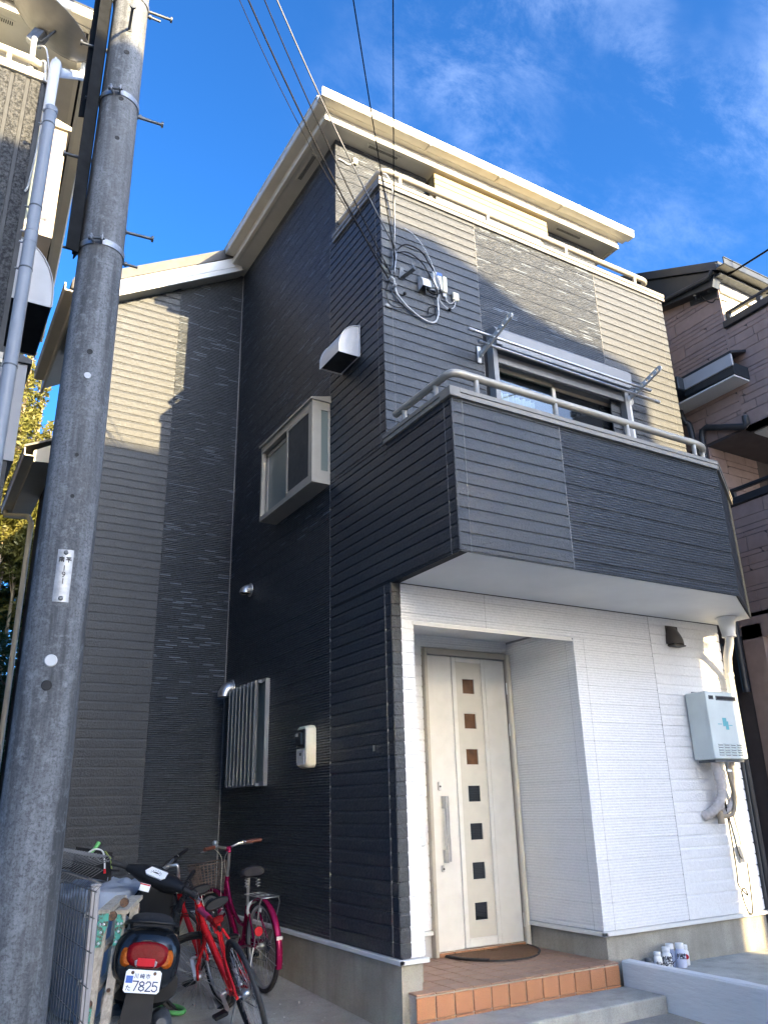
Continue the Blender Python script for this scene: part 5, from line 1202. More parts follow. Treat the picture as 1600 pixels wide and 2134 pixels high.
t = thing('strap', 'yellow green plastic strap at the right end of the black crate', 'strap', (-1.72, 1.0, .6)); obj('band', MB().obox((-1.80, .92, .715), (-1.75, .93, .66), .028, .004).obox((-1.75, .93, .66), (-1.735, .93, .585), .030, .004), 'lime', t)

for o in list(C.objects):
    if o.name not in _before and o.parent is None: o.location += Vector((.22, .93, -.035))

# ------------------------------------------------------------------ folded step ladder
ld = thing('step_ladder', 'weathered wooden step ladder with chipped green hinges leaning between fence and scooter', 'step ladder', (-1.95, .15, -.45))
wv = Vector((.17, .34, .03)).normalized()
def stile(a, b, w=.05, th=.024): return obj('stile', MB().obox(a, b, th, w, wv.cross(Vector(b)-Vector(a))), 'wood', ld)
tops = [Vector((-1.885, .34, .385)), Vector((-1.775, .36, .375))]; bots = [Vector((-2.03, .0, -.455)), Vector((-1.985, -.13, -.465))]
for k, (a, b) in enumerate(zip(tops, bots)):
    for s in (0, .36): stile(a+wv*s, b+wv*(s+.06))
    for f in (.22, .45, .68, .90):
        p = a.lerp(b, f); obj('rung', MB().obox(p+wv*.01, p+wv*(.37+.06*f), .045, .022, (0, 0, 1)), 'wood', ld)
mb = MB(); d = (tops[1]-tops[0])
for k in (0, 1): mb.obox(tops[k]+Vector((0, 0, .02))-wv*.02, tops[k]+Vector((0, 0, .03))+wv*.40, .07, .024)
obj('top_tread', mb, 'wood', ld)
for k in (0, 1):
    a, b = tops[k], bots[k]; dd = (b-a).normalized(); e = -wv*.020; sd_ = dd.cross(wv).normalized()
    if sd_.x < 0: sd_ = -sd_
    poly = [a-dd*.03+sd_*.030*(1 if k == 0 else -.2)+e, a-dd*.015-sd_*.026+e, a+dd*.05-sd_*.027+e, a+dd*.10-sd_*.020+e, a+dd*.17-sd_*.020+e, a+dd*.172+sd_*.014+e, a+dd*.11+sd_*.016+e, a+dd*.05+sd_*.036*(1 if k == 0 else .7)+e]
    hg = obj('hinge', MB().prism(poly, -wv*.006), 'green_paint', ld)
    for f, g in ((.045, -.010), (.045, .010), (.09, 0), (.15, -.003)): obj('rivet', MB().lathe([(.008, 0), (.008, .003), (.004, .006)], a+dd*f+sd_*g+e-wv*.006, -wv, 10), 'pvc', hg)
    obj('hinge', MB().prism([q+wv*.44 for q in poly], -wv*.006), 'rust', ld)
for q in (tops[0]*.45+tops[1]*.55+Vector((0, 0, .005))-wv*.03, tops[1]+wv*.05+Vector((.0, 0, .065))): obj('pivot', MB().lathe([(.026, 0), (.026, .02)], q, -wv, 14), 'rust', ld)
a, b = tops[0].lerp(bots[0], .50)-wv*.02, bots[0]-wv*.02; obj('brace', MB().obox(a, b.lerp(a, .08), .008, .035, wv.cross(b-a)), 'green_paint', ld)
obj('brace_bolt', MB().lathe([(.018, 0), (.018, .014)], a, -wv, 12), 'rust', ld); q = tops[1].lerp(bots[1], .42)-wv*.014; obj('brace_bolt', MB().lathe([(.011, 0), (.011, .01)], q, -wv, 10), 'rust', ld)

# ------------------------------------------------------------------ bicycles
def bicycle(label, loc, head, lean, steer, spec):
    """local frame: x forward from the rear hub, y left, z up from the ground"""
    t = thing('bicycle', label, 'bicycle', loc, (R(lean), 0, R(head)), 'bicycles parked against the wall')
    r = spec['r']; wb = spec.get('wb', 1.06); col = spec['col']; f = lambda *p: Vector(p)
    city = spec.get('city')
    H1 = f(.80, 0, .80) if not city else f(.80, 0, .78); H0 = f(.84, 0, .66) if not city else f(.845, 0, .62); hub = f(wb, 0, r); ax = (H1-H0).normalized()
    rot = Matrix.Rotation(R(steer), 3, ax)
    S = lambda p: H0+rot@(p-H0)
    bb = f(.44, 0, .28); st = f(.30, 0, .74) if not city else f(.31, 0, .60); rh = f(0, 0, r); mk = lambda n, mb, m, par=t: obj(n, mb, m, par, local=True)
    # frame
    mb = MB(); tr = spec.get('tr', .019)
    mb.tube([H1+ax*.02, H0-ax*.02], .021, 10); mb.tube([st, bb], .017, 10)
    if city:
        mb.tube(smooth([H0+ax*.015, f(.68, 0, .46), f(.52, 0, .30), bb]), .021, 10); mb.tube(smooth([H1-ax*.015, f(.70, 0, .58), f(.52, 0, .46), f(.40, 0, .44)]), .016, 10)
    else:
        mb.tube([H1-ax*.02, st+f(.012, 0, -.03)], tr, 12); mb.tube([H0+ax*.01, bb], tr*1.2, 12)
    for s in (1, -1):
        e = rh+f(0, s*.062, 0); mb.tube([bb+f(-.03, s*.03, 0), f(.2, s*.05, r*.96), e], .0105, 8); mb.tube([st+f(-.01, s*.018, -.05), f(.16, s*.045, .55), e], .009, 8)
    mb.tube([bb-f(0, .036, 0), bb+f(0, .036, 0)], .022, 12)
    fr = mk('frame', mb, col)
    if spec.get('accent'):
        mb = MB(); a, b = H1-ax*.02, st+f(.012, 0, -.03); mb.tube([a.lerp(b, .04), a.lerp(b, .55)], tr*1.06, 12); mk('top_tube_decal', mb, spec['accent'], fr)
        for s in (1, -1): mk('reinforcing_plate', MB().obox(f(.30, s*.055, .40), f(.16, s*.068, .34), .006, .05, (0, 0, 1)), col, fr)
    # fork, stem, bar: everything that steers
    mb = MB(); mb.tube([S(H0-ax*.02), S(H0-ax*.05)], .022, 10)
    for s in (1, -1): mb.tube([S(H0+f(.0, s*.035, -.03)), S(H0+f(.03, s*.05, -.10)), S(f(wb-.045, s*.052, r+.10)), S(f(wb, s*.05, r))], [.014, .0155, .012, .009], 8)
    mb.tube([S(H0+f(.0, -.037, -.03)), S(H0+f(0, .037, -.03))], .016, 8)
    fk = mk('fork', mb, col)
    top = H1+ax*spec.get('stem', .11); fwd = f(spec.get('reach', .09), 0, .02); bc = top+fwd
    mb = MB(); mb.tube([S(H1), S(top)], .0135, 10); 
    mk('steerer', mb, 'steel', fk)
    mb = MB(); mb.tube([S(top-ax*.012), S(top+ax*.01), S(bc)], .016, 10); mb.tube([S(bc-f(0, .024, 0)), S(bc+f(0, .024, 0))], .02, 10); mk('stem', mb, spec.get('stemcol', 'steel'), fk)
    hw = spec.get('bar', .29); sweep = spec.get('sweep', .03); rise = spec.get('rise', .02)
    bp = [S(bc+f(-sweep*(abs(y)/hw)**2, y, rise*min(1, abs(y)/.12))) for y in [hw*k/6 for k in range(-6, 7)]]
    hb = mk('handlebar', MB().tube(bp, .0115, 10), spec.get('barcol', 'steel'))
    for s in (1, -1):
        e = bc+f(-sweep, s*hw, rise); i_ = bc+f(-sweep*.42, s*(hw-.12), rise)
        mk('grip', MB().tube([S(i_), S(i_.lerp(e, .5)), S(e+f(0, s*.006, 0))], [.0165, .0175, .0165], 10), spec.get('grip', 'black'), hb)
        p = bc+f(-sweep*.3, s*(hw-.15), rise); 
        mk('brake_lever', MB().tube([S(p+f(.0, 0, 0)), S(p+f(.04, s*.005, -.012)), S(p+f(.055, s*.05, -.02)), S(p+f(.045, s*.13, -.03))], [.010, .009, .0065, .006], 8), spec.get('lever', 'black'), hb)
        mk('lever_clamp', MB().tube([S(p+f(0, s*-.012, 0)), S(p+f(0, s*.012, 0))], .018, 10), spec.get('lever', 'black'), hb)
        mk('brake_cable', MB().tube([S(q) for q in smooth([p+f(.045, 0, -.01), p+f(.10, -s*.03, -.02), p+f(.13, -s*.12, -.12), H1+f(.06, s*.03, -.05), H0+f(.05, s*.02, -.05)])], .003, 6), spec.get('cable', 'cable'), hb)
    if city:
        p = bc+f(0, .13, rise+.03); mk('bell', MB().sphere(S(p), .026, 10, 6), 'steel', hb)
    else:
        p = bc+f(-.01, -.10, rise); mk('shifter', MB().tube([S(p+f(0, -.02, -.01)), S(p+f(.02, .02, -.02))], .022, 8), 'black', hb)
        mk('shifter', MB().tube([S(p+f(0, .18, -.01)), S(p+f(.02, .22, -.02))], .022, 8), 'black', hb)
    # wheels
    for fn, c, front in ((lambda p: p, rh, False), (S, hub, True)):
        wh = spec.get('tyre_w', .019); n = 40
        ringp = lambda rr: [fn(c+f(rr*math.cos(2*PI*i/n), 0, rr*math.sin(2*PI*i/n))) for i in range(n)]
        rim = mk('wheel', MB().tube(ringp(r-.045), .0115, 8, False, True), spec.get('rim', 'steel'))
        mk('tyre', MB().tube(ringp(r-wh), wh, 10, False, True), 'rubber', rim)
        if city: mk('tyre_wall', MB().tube(ringp(r-.034), .0135, 8, False, True), 'tan_pipe' if False else 'grey_pl', rim)
        mk('hub', MB().tube([fn(c+f(0, y, 0)) for y in (-.05, -.03, -.028, .028, .03, .05)], [.008, .008, .024, .024, .008, .008], 12), 'steel', rim)
        mb = MB()
        for k in range(32):
            a = 2*PI*k/32; s = 1 if k % 2 else -1; b_ = a+.35*(1 if (k//2) % 2 else -1)
            mb.tube([fn(c+f(.022*math.cos(b_), s*.028, .022*math.sin(b_))), fn(c+f((r-.05)*math.cos(a), 0, (r-.05)*math.sin(a)))], .0012, 4)
        sp = mk('spokes', mb, 'steel', rim); sp['kind'] = 'stuff'
        if city and front is False or spec.get('fender'):
            mb = MB(); a0, a1 = (R(15), R(200)) if not front else (R(20), R(170)); rings = []
            for k in range(22):
                a = a0+(a1-a0)*k/21; q = c+f((r+.022)*math.cos(a), 0, (r+.022)*math.sin(a)); o_ = f(math.cos(a), 0, math.sin(a))
                rings.append([fn(q+f(0, y, 0)+o_*h) for y, h in ((-.027, -.016), (-.02, .003), (0, .009), (.02, .003), (.027, -.016), (.02, -.002), (0, .004), (-.02, -.002))])
            fe = mk('mudguard', MB().loft(rings), col, t)
            if not front:
                q = c+f((r+.033)*math.cos(R(165)), 0, (r+.033)*math.sin(R(165))); 
                mk('band', MB().obox(q+f(.004, 0, -.012), q+f(-.002, 0, .012), .048, .006, (1, 0, .3)), 'white', fe)
                for s in (1, -1): mk('stay', MB().tube([c+f(0, s*.06, 0), c+f((r+.02)*math.cos(R(195)), s*.03, (r+.02)*math.sin(R(195)))], .003, 6), 'steel', fe)
            else:
                for s in (1, -1): mk('stay', MB().tube([fn(c+f(0, s*.055, 0)), fn(c+f((r+.02)*math.cos(R(60)), s*.03, (r+.02)*math.sin(R(60))))], .003, 6), 'steel', fe)
    # cranks, chain, pedals
    ck = mk('crank', MB().tube([bb+f(0, -.075, 0), bb+f(0, .075, 0)], .014, 10), 'steel')
    ca = R(spec.get('crank', -35))
    for s in (1, -1):
        d_ = f(math.cos(ca), 0, math.sin(ca))*s*.165; p = bb+f(0, -s*.07, 0); q = p+d_+f(0, -s*.012, 0)
        mk('crank_arm', MB().obox(p, q, .013, .026, (0, 1, 0)), spec.get('crankcol', 'steel'), ck)
        mk('pedal', MB().box(q.x-.045, q.y-s*.01-.0, q.z-.012, q.x+.045, q.y-s*.10, q.z+.012, .005), 'black', ck)
    n = 28; rr = .085
    mk('chainring', MB().tube([bb+f(rr*math.cos(2*PI*i/n), -.05, rr*math.sin(2*PI*i/n)) for i in range(n)], .006, 6, False, True).lathe([(.055, 0), (.055, .004)], bb+f(0, -.052, 0), (0, 1, 0), 16), 'iron', ck)
    mk('chain', MB().tube([bb+f(0, -.05, rr), rh+f(0, -.05, .042)], .004, 5).tube([bb+f(0, -.05, -rr), f(.05, -.05, r-.12), f(0, -.05, r-.06)], .004, 5), 'iron', ck)
    mk('sprocket', MB().lathe([(.055, 0), (.055, .006), (.045, .007), (.045, .014), (.036, .015), (.036, .024)], rh+f(0, -.034, 0), (0, -1, 0), 20), 'iron', ck)
    # saddle
    sh = spec['saddle']; sc_ = f(st.x-.03, 0, sh)
    mk('seat_post', MB().tube([st+f(.005, 0, -.06), st, f(sc_.x, 0, sh-.03)], .0135, 10), 'steel' if city else 'black')
    prof = ((-.125, .075, .028), (-.11, .082, .036), (-.05, .072, .036), (.02, .040, .03), (.08, .024, .026), (.135, .019, .02), (.15, .01, .010)) if not city else ((-.125, .085, .040), (-.11, .102, .052), (-.04, .098, .052), (.02, .062, .044), (.08, .034, .036), (.13, .026, .028), (.145, .012, .014))
    rings = [[sc_+f(x, w*math.cos(2*PI*j/16), max(-.026, h*math.sin(2*PI*j/16)*(1 if math.sin(2*PI*j/16) > 0 else .9))+(.018 if x < -.06 else 0)) for j in range(16)] for x, w, h in prof]
    sa = mk('saddle', MB().loft(rings), 'grey_saddle' if city else 'black')
    if city:
        for s in (1, -1): mk('saddle_spring', MB().tube([sc_+f(-.085+.018*math.cos(k*.9), s*.05+.018*math.sin(k*.9), -.032-.0032*k) for k in range(22)], .0035, 5), 'steel', sa)
    mk('saddle_rail', MB().tube([sc_+f(-.09, .03, -.03), sc_+f(.09, .012, -.03)], .004, 6).tube([sc_+f(-.09, -.03, -.03), sc_+f(.09, -.012, -.03)], .004, 6), 'steel', sa)
    if spec.get('stand', True):
        if city:
            mk('kickstand', MB().tube([rh+f(0, .075, 0), f(-.02, .12, .18), f(-.10, .16, .02)], .007, 8), 'steel')
        else: mk('kickstand', MB().tube([f(.06, .06, r-.02), f(.02, .16, .16), f(-.02, .21, .02)], .007, 8), 'iron')
    if spec.get('rear_reflector'):
        mk('rear_reflector', MB().box(st.x-.055, -.035, st.z+.0, st.x-.03, .035, st.z+.045, .006), 'red_lens')
    if city:
        # rear rack, reflector, ring lock, basket with its stay
        mb = MB()
        for y in (-.065, -.022, .022, .065): mb.tube([f(.20, y, .70), f(-.20, y, .70)], .0045, 6)
        mb.tube([f(.20, -.07, .70), f(.20, .07, .70)], .005, 6); mb.tube([f(-.02, -.07, .70), f(-.02, .07, .70)], .005, 6); mb.tube([f(-.20, -.07, .70), f(-.215, -.04, .70), f(-.215, .04, .70), f(-.20, .07, .70)], .005, 6)
        rk = mk('rear_rack', mb, 'steel')
        for s in (1, -1): mk('rack_leg', MB().tube([f(-.18, s*.07, .70), f(-.17, s*.085, .66), rh+f(0, s*.07, .01)], .005, 6), 'steel', rk)
        mk('rear_reflector', MB().lathe([(.034, 0), (.036, .004), (.034, .012)], f(-.13, .085, .46), (-1, 0, .15), 18), 'bright_red')
        mk('ring_lock', MB().tube([f(.17, .055*math.cos(a), r+.25+.06*math.sin(a)) for a in [R(-40)+R(260)*k/12 for k in range(13)]], .014, 8), 'pvc')
        mk('chain_case', MB().obox(f(.5, -.055, .30), f(.05, -.055, .34), .02, .05), col)
        x0, x1, w0, w1, z0, z1 = wb-.06, wb+.16, .105, .165, .66, .90
        def bk(u, v, w):                                    # basket walls: u along, v across, w height
            return S(f(x0+.02*(1-w)+(x1-x0-.05+.05*w)*u, (w0+(w1-w0)*w)*v, z0+(z1-z0)*w))
        mb = MB()
        for w in (0, .2, .4, .6, .8, 1): mb.tube([bk(0, -1, w), bk(1, -1, w), bk(1, 1, w), bk(0, 1, w)], .006 if w in (0, 1) else .003, 5, False, True)
        for k in range(9):
            u = k/8
            for v in (-1, 1): mb.tube([bk(u, v, 0), bk(u, v, 1)], .003, 4)
            v = -1+2*k/8
            for u2 in (0, 1): mb.tube([bk(u2, v, 0), bk(u2, v, 1)], .003, 4)
            mb.tube([bk(0, v, 0), bk(1, v, 0)], .003, 4)
        bs = mk('basket', mb, 'basket_wire'); bs['kind'] = 'stuff'
        mk('basket_stay', MB().tube([S(f(wb, .06, r)), S(f(wb+.06, .09, z0))], .004, 6).tube([S(f(wb, -.06, r)), S(f(wb+.06, -.09, z0))], .004, 6), 'steel')
        mk('front_lamp', MB().lathe([(.02, 0), (.036, .03), (.038, .055), (.03, .06)], S(f(wb-.02, .07, r+.16)), S(f(wb+1, .07, r+.1))-S(f(wb-.02, .07, r+.16)), 14), 'pvc')
    return t
M['grey_saddle'] = plain('dark grey saddle vinyl', (.032, .032, .036), .6, spec=.2)
M['basket_wire'] = plain('brown grey basket wire', (.16, .115, .095), .5)
bicycle('magenta city bicycle with a wire basket and rear rack nearest the dark side wall', (-.33, 1.56, gz(1.56)), 90, -3, 10,
        dict(r=.33, wb=1.07, col='magenta', city=True, fender=True, saddle=.845, stem=.24, reach=.02, stemcol='magenta', grip='brown_grip', lever='steel', cable='ivory', bar=.285, sweep=.10, rise=.035, crank=-40))
bicycle('bright red sports bicycle with pink top tube in front, leaning left with its wheel turned', (-.86, .30, gz(.3)), 84, -19, 64,
        dict(r=.335, wb=1.04, col='red', accent='pink', saddle=.86, stem=.10, reach=.08, stemcol='black', barcol='black', tyre_w=.016, rim='black', tr=.021, bar=.28, rise=.03, crank=25, rear_reflector=True))
bicycle('older red bicycle with a silver stem behind the pink and red one', (-.72, 1.40, gz(1.4)), 88, -12, 42,
        dict(r=.33, wb=1.02, col='red', saddle=.78, stem=.15, reach=.10, stemcol='steel', barcol='steel', tyre_w=.019, bar=.28, rise=.02, crank=60, stand=False))

# ------------------------------------------------------------------ scooter
sct = thing('scooter', 'black scooter with a white licence plate standing between ladder and red bicycle', 'scooter', (-1.675, .38, gz(.38)), (R(7), 0, R(74)))
def mk(n, mb, m, par=None): return obj(n, mb, m, par or sct, local=True)
def sring(x, w, h, zc, n=24, p=2.6, tilt=0., y=0.):
    o = []
    for j in range(n):
        a = 2*PI*j/n; c_, s_ = math.cos(a), math.sin(a)
        yy = w*math.copysign(abs(c_)**(2/p), c_); zz = h*math.copysign(abs(s_)**(2/p), s_)
        o.append(Vector((x+tilt*zz, y+yy, zc+zz)))
    return o
for x, nm in ((0, 'wheel'), (1.16, 'wheel')):
    wl = mk('wheel', MB().lathe([(.10, -.035), (.125, -.04), (.125, .04), (.10, .035)], (x, 0, .205), (0, 1, 0), 24), 'iron'); n = 32
    mk('tyre', MB().tube([(x+.165*math.cos(2*PI*i/n), 0, .205+.165*math.sin(2*PI*i/n)) for i in range(n)], .043, 10, False, True), 'rubber', wl)
# rear body shell: tail tapering forward below the seat
mk('body_shell', MB().loft([sring(-.285, .085, .085, .625, tilt=.2), sring(-.27, .150, .135, .615, tilt=.2), sring(-.22, .190, .165, .605, tilt=.12), sring(-.10, .195, .165, .60), sring(.06, .195, .17, .56), sring(.25, .18, .175, .53), sring(.40, .15, .17, .50), sring(.47, .11, .14, .48)]), 'gloss_black')
mk('side_cover', MB().loft([sring(-.12, .21, .10, .46), sring(.08, .20, .15, .44), sring(.35, .16, .16, .40)]), 'black')
mk('seat', MB().loft([sring(-.12, .08, .02, .745), sring(-.08, .115, .04, .75), sring(.05, .135, .055, .75), sring(.25, .135, .055, .745), sring(.42, .10, .05, .715), sring(.47, .06, .03, .70)]), 'rubber')
mk('grab_rail', MB().tube(smooth([(.0, .155, .74), (-.12, .15, .775), (-.225, .115, .795), (-.24, 0, .80), (-.225, -.115, .795), (-.12, -.15, .775), (0, -.155, .74)]), .0125, 10).obox((-.235, -.11, .785), (-.235, .11, .785), .05, .012), 'black')
lampm = mk('tail_lamp', MB().loft([sring(-.300, .085, .045, .640, tilt=.2), sring(-.302, .105, .060, .636, tilt=.2), sring(-.27, .125, .072, .632, tilt=.2)]), 'red_lens')
for s in (1, -1):
    mk('turn_signal', MB().loft([[v+Vector((0, s*.105, 0)) for v in sring(-.288, .022, .034, .618, tilt=.25)], [v+Vector((0, s*.112, 0)) for v in sring(-.275, .036, .050, .618, tilt=.25)], [v+Vector((0, s*.118, 0)) for v in sring(-.235, .044, .056, .618, tilt=.25)]]), 'amber', lampm)
mk('number_lamp_housing', MB().box(-.315, -.065, .575, -.26, .065, .612, .008), 'grey_pl'); mk('reflector', MB().box(-.322, -.05, .580, -.312, .05, .622, .004), 'bright_red')
# licence plate, tilted back a little, with its characters
pt = Matrix.Rotation(R(14), 3, 'Y'); pc = Vector((-.322, 0, .505))
def pl(y, z, o=0.): return pc+pt@Vector((-o, y, z))
mb = MB(); w, h, c_ = .100, .0575, .012
poly = [(-w+c_, -h), (w-c_, -h), (w, -h+c_), (w, h-c_), (w-c_, h), (-w+c_, h), (-w, h-c_), (-w, -h+c_)]
plate = mk('licence_plate', mb.prism([pl(y, z) for y, z in poly], pt@Vector((-.003, 0, 0))), 'plate_white')
uL = pt@Vector((0, -1, 0)); vU = pt@Vector((0, 0, 1)); nO = pt@Vector((-1, 0, 0))
mb = MB()
for i, ch in enumerate(('kawa', 'saki', 'shi')): strokes(mb, K[ch], pl(.050-.032*i, .014, .0036), uL, vU, nO, .025, .0028)
strokes(mb, K['ta'], pl(.088, -.047, .0036), uL, vU, nO, .027, .0032)
mk('lettering', mb, 'navy', plate)
SEG = {'7': [[(0,1),(.9,1),(.35,0)]], '8': [[(.45,1),(.1,.85),(.1,.65),(.45,.53),(.8,.65),(.8,.85),(.45,1)], [(.45,.53),(.05,.35),(.05,.15),(.45,0),(.85,.15),(.85,.35),(.45,.53)]],
       '2': [[(.05,.8),(.25,1),(.65,1),(.85,.8),(.8,.6),(.05,0),(.9,0)]], '5': [[(.85,1),(.15,1),(.08,.55),(.5,.63),(.85,.48),(.88,.2),(.6,0),(.25,0),(.02,.15)]]}
mb = MB()
for i, ch in enumerate('7825'): strokes(mb, [[(a*.72, b) for a, b in s_] for s_ in SEG[ch]], pl(.052-.036*i, -.046, .0036), uL, vU, nO, .046, .0062)
mk('numerals', mb, 'navy', plate)
mk('sticker', MB().prism([pl(.094, -.010, .0032), pl(.056, -.010, .0032), pl(.056, .026, .0032), pl(.094, .026, .0032)], nO*.001), 'blue', plate)
for y in (.062, -.062): mk('plate_bolt', MB().lathe([(.0095, 0), (.0095, .004), (.005, .007)], pl(y, .042, .003), nO, 12), 'rust', plate)
mk('mudguard', MB().prism([(-.30, .075, .47), (-.30, -.075, .47), (-.36, -.105, .10), (-.36, .105, .10)], (.012, 0, .004)), 'black')
mk('shock_absorber', MB().tube([(-.03, .15, .58), (.02, .15, .24)], [.028]*2, 10), 'iron'); mk('engine', MB().box(-.05, .06, .15, .42, .17, .33, .03), 'iron'); mk('exhaust', MB().lathe([(.03, 0), (.06, .04), (.06, .30), (.03, .34)], (.16, -.15, .24), (-1, 0, .1), 14), 'iron')
mk('floorboard', MB().loft([sring(.42, .14, .03, .30), sring(.60, .16, .03, .28), sring(.82, .15, .035, .29)]), 'black')
mk('leg_shield', MB().loft([sring(.80, .13, .035, .30, tilt=-.6), sring(.90, .20, .05, .40, tilt=-.6), sring(.95, .215, .05, .58), sring(.93, .19, .05, .76), sring(.90, .12, .05, .88)]), 'gloss_black')
mk('inner_panel', MB().box(.86, -.12, .42, .90, .12, .86, .02), 'black'); mk('key_cover', MB().lathe([(.022, 0), (.022, .01)], (.862, -.05, .74), (-1, 0, 0), 14), 'grey_pl')
mk('front_fender', MB().loft([sring(1.0, .05, .04, .36), sring(1.10, .075, .06, .41), sring(1.22, .07, .05, .40), sring(1.34, .05, .03, .34)]), 'gloss_black')
sr = Matrix.Rotation(R(-28), 3, 'Z') @ Matrix.Rotation(R(12), 3, 'X'); sc0 = Vector((.88, 0, .93))
def SS(x, y, z): return sc0+sr@Vector((x, y, z))
mb = MB(); mb.tube([SS(0, 0, -.08), SS(0, 0, -.02)], .05, 12); steer_ = mk('steering_column', mb, 'black')
hb = mk('handlebar_cover', MB().loft([[SS(-.02+x, y, z+h*math.sin(2*PI*j/18)*1.0) + sr@Vector((d_*math.cos(2*PI*j/18), 0, 0)) for j in range(18)] for y, x, z, h, d_ in ((.24, -.05, .03, .028, .028), (.19, -.035, .03, .042, .045), (.12, -.005, .025, .062, .085), (.0, .01, .02, .072, .105), (-.12, -.005, .025, .062, .085), (-.19, -.035, .03, .042, .045), (-.24, -.05, .03, .028, .028))]), 'black')
mp_ = lambda y, z, o: SS(-.085+z*.9-o*.7, y, .052+z*.55+o*.72)
meter = mk('meter', MB().prism([mp_(y, z, .002) for y, z in ((-.085, -.005), (-.06, -.028), (.06, -.028), (.085, -.005), (.07, .05), (-.07, .05))], sr@Vector((-.008, 0, .010))), 'plate_white')
mb = MB()
for k in range(9): a = R(200)-R(220)*k/8; p = (.045*math.cos(a), .008+.028*math.sin(a)); q = (.034*math.cos(a), .008+.020*math.sin(a)); mb.obox(mp_(*p, .0155), mp_(*q, .0155), .003, .002)
mb.obox(mp_(0, .004, .0155), mp_(-.026, .022, .0155), .003, .002); mk('dial_marks', mb, 'ink', meter)
for s in (1, -1):
    mk('grip', MB().tube([SS(-.06, s*.235, .03), SS(-.075, s*.30, .028), SS(-.095, s*.365, .022)], [.018, .0195, .0185], 12), 'rubber', hb)
    mk('brake_lever', MB().tube([SS(-.02, s*.22, .02), SS(.0, s*.27, .015), SS(-.02, s*.37, .0)], [.008, .007, .009], 8), 'iron' if s > 0 else 'steel', hb)
    mk('switch', MB().tube([SS(-.07, s*.205, .01), SS(-.085, s*.205, .008)], .012, 8), 'ivory', hb)
mk('caution_label', MB().obox(sc0+Vector((-.118, .055, -.035)), sc0+Vector((-.118, .125, -.025)), .002, .05, (0, 0, 1)), 'plate_white', steer_)
mk('caution_stripe', MB().obox(sc0+Vector((-.1195, .055, -.016)), sc0+Vector((-.1195, .125, -.006)), .002, .008, (0, 0, 1)), 'bright_red', steer_)
mk('apron', MB().loft([sring(.80, .10, .015, .90, p=3), sring(.82, .13, .05, .83, p=3), sring(.86, .13, .06, .70, p=3)]), 'black')
mk('centre_stand', MB().tube([(.05, .13, .22), (.02, .14, .0), (.02, -.14, .0), (.05, -.13, .22)], .011, 8), 'iron')
# small things on the ground
t = obj('plastic_loop', MB(), 'green'); bpy.data.objects.remove(t)
mb = MB(); ga = Vector((-1.12, 1.55, gz(1.5)+.016)); gd = Vector((.03, -.30, 0)); gs = Vector((.075, .0, 0))
mb.tube([ga+gd*(.5-.5*math.cos(a))+gs*.9*math.sin(a) for a in [2*PI*k/24 for k in range(24)]], .016, 8, False, True)
tag(obj('plastic_loop', mb, 'green'), 'bright green plastic loop lying on the concrete beside the scooter', 'plastic loop')
rnd = random.Random(5); mb = MB()
for k in range(420):
    x, y = rnd.uniform(-2, .0), rnd.uniform(-.8, 3.2); s_ = rnd.uniform(.003, .009) if k > 12 else .014; z = gz(y)+s_*.4; mb.sphere((x, y, z), s_, 5, 3, (1, .8, .5))
g = obj('grit', mb, 'step'); g['kind'] = 'stuff'

# ------------------------------------------------------------------ houses across the road (they throw the shadows on the front)
ya = -16.
def across(name, label, prof, depth, mat, wins):
    t = thing(name, label, 'house', (sum(p[0] for p in prof)/len(prof), ya-3, -.66))
    w = obj('wall', MB().prism([(x, ya, z) for x, z in prof], (0, -depth, 0)), mat, t)
    for x, z, ww, hh in wins:
        f = obj('window', MB().box(x-.05, ya, z-.05, x+ww+.05, ya+.05, z), 'alu', w)
        obj('frame', MB().box(x-.05, ya, z, x, ya+.05, z+hh).box(x+ww, ya, z, x+ww+.05, ya+.05, z+hh).box(x-.05, ya, z+hh, x+ww+.05, ya+.05, z+hh+.05).box(x+ww/2-.025, ya, z, x+ww/2+.025, ya+.04, z+hh), 'alu', f)
        obj('pane', MB().box(x, ya+.005, z, x+ww, ya+.02, z+hh), 'glass', f)
    return t
across('opposite_house', 'pale rendered three storey house standing across the road', [(-0.294, -0.8), (7.735, -0.8), (7.735, 9.28), (7.526, 9.36), (7.506, 10.08), (7.306, 10.22), (6.906, 10.3), (6.406, 10.34), (5.906, 10.45), (5.256, 10.74), (4.746, 10.92), (-0.294, 10.93)], 6, 'across', [(0, 4.2, 1.7, 1.3), (3.2, 4.2, 1.7, 1.3), (.2, 7.0, 1.7, 1.3), (3.6, 7.0, 1.4, 1.2), (-.5, .4, 2.6, 2.0), (3.4, .5, 1.6, 1.4)])
ya = -10.2
across('opposite_house', 'narrow grey rendered house close to the road, right of the pale one', [(7.09, -.8), (12.5, -.8), (12.5, 7.6), (9.8, 8.6), (7.09, 7.9)], 2.4, 'across_grey', [(8, 4.0, 1.7, 1.3), (10.4, 4.0, 1.4, 1.3), (8.2, .4, 2.2, 2.0)])
ya = -16.
M['rain_glass'] = NT('textured window glass').done((.03, .035, .035), .20, None, 0., .7)
M['mirror_glass'] = NT('mirror coated window glass').done((.80, .79, .74), .12, None, 1., .5)  # mirror coating added so the panes throw stronger sun on the house
t = thing('opposite_house', 'grey house across the road left of the pale one with large side windows', 'house', (-6, -15, -.66))
w = obj('wall', MB().box(-9.5, -20, -.8, -3.25, -10.2, 10.2), 'across_grey', t)
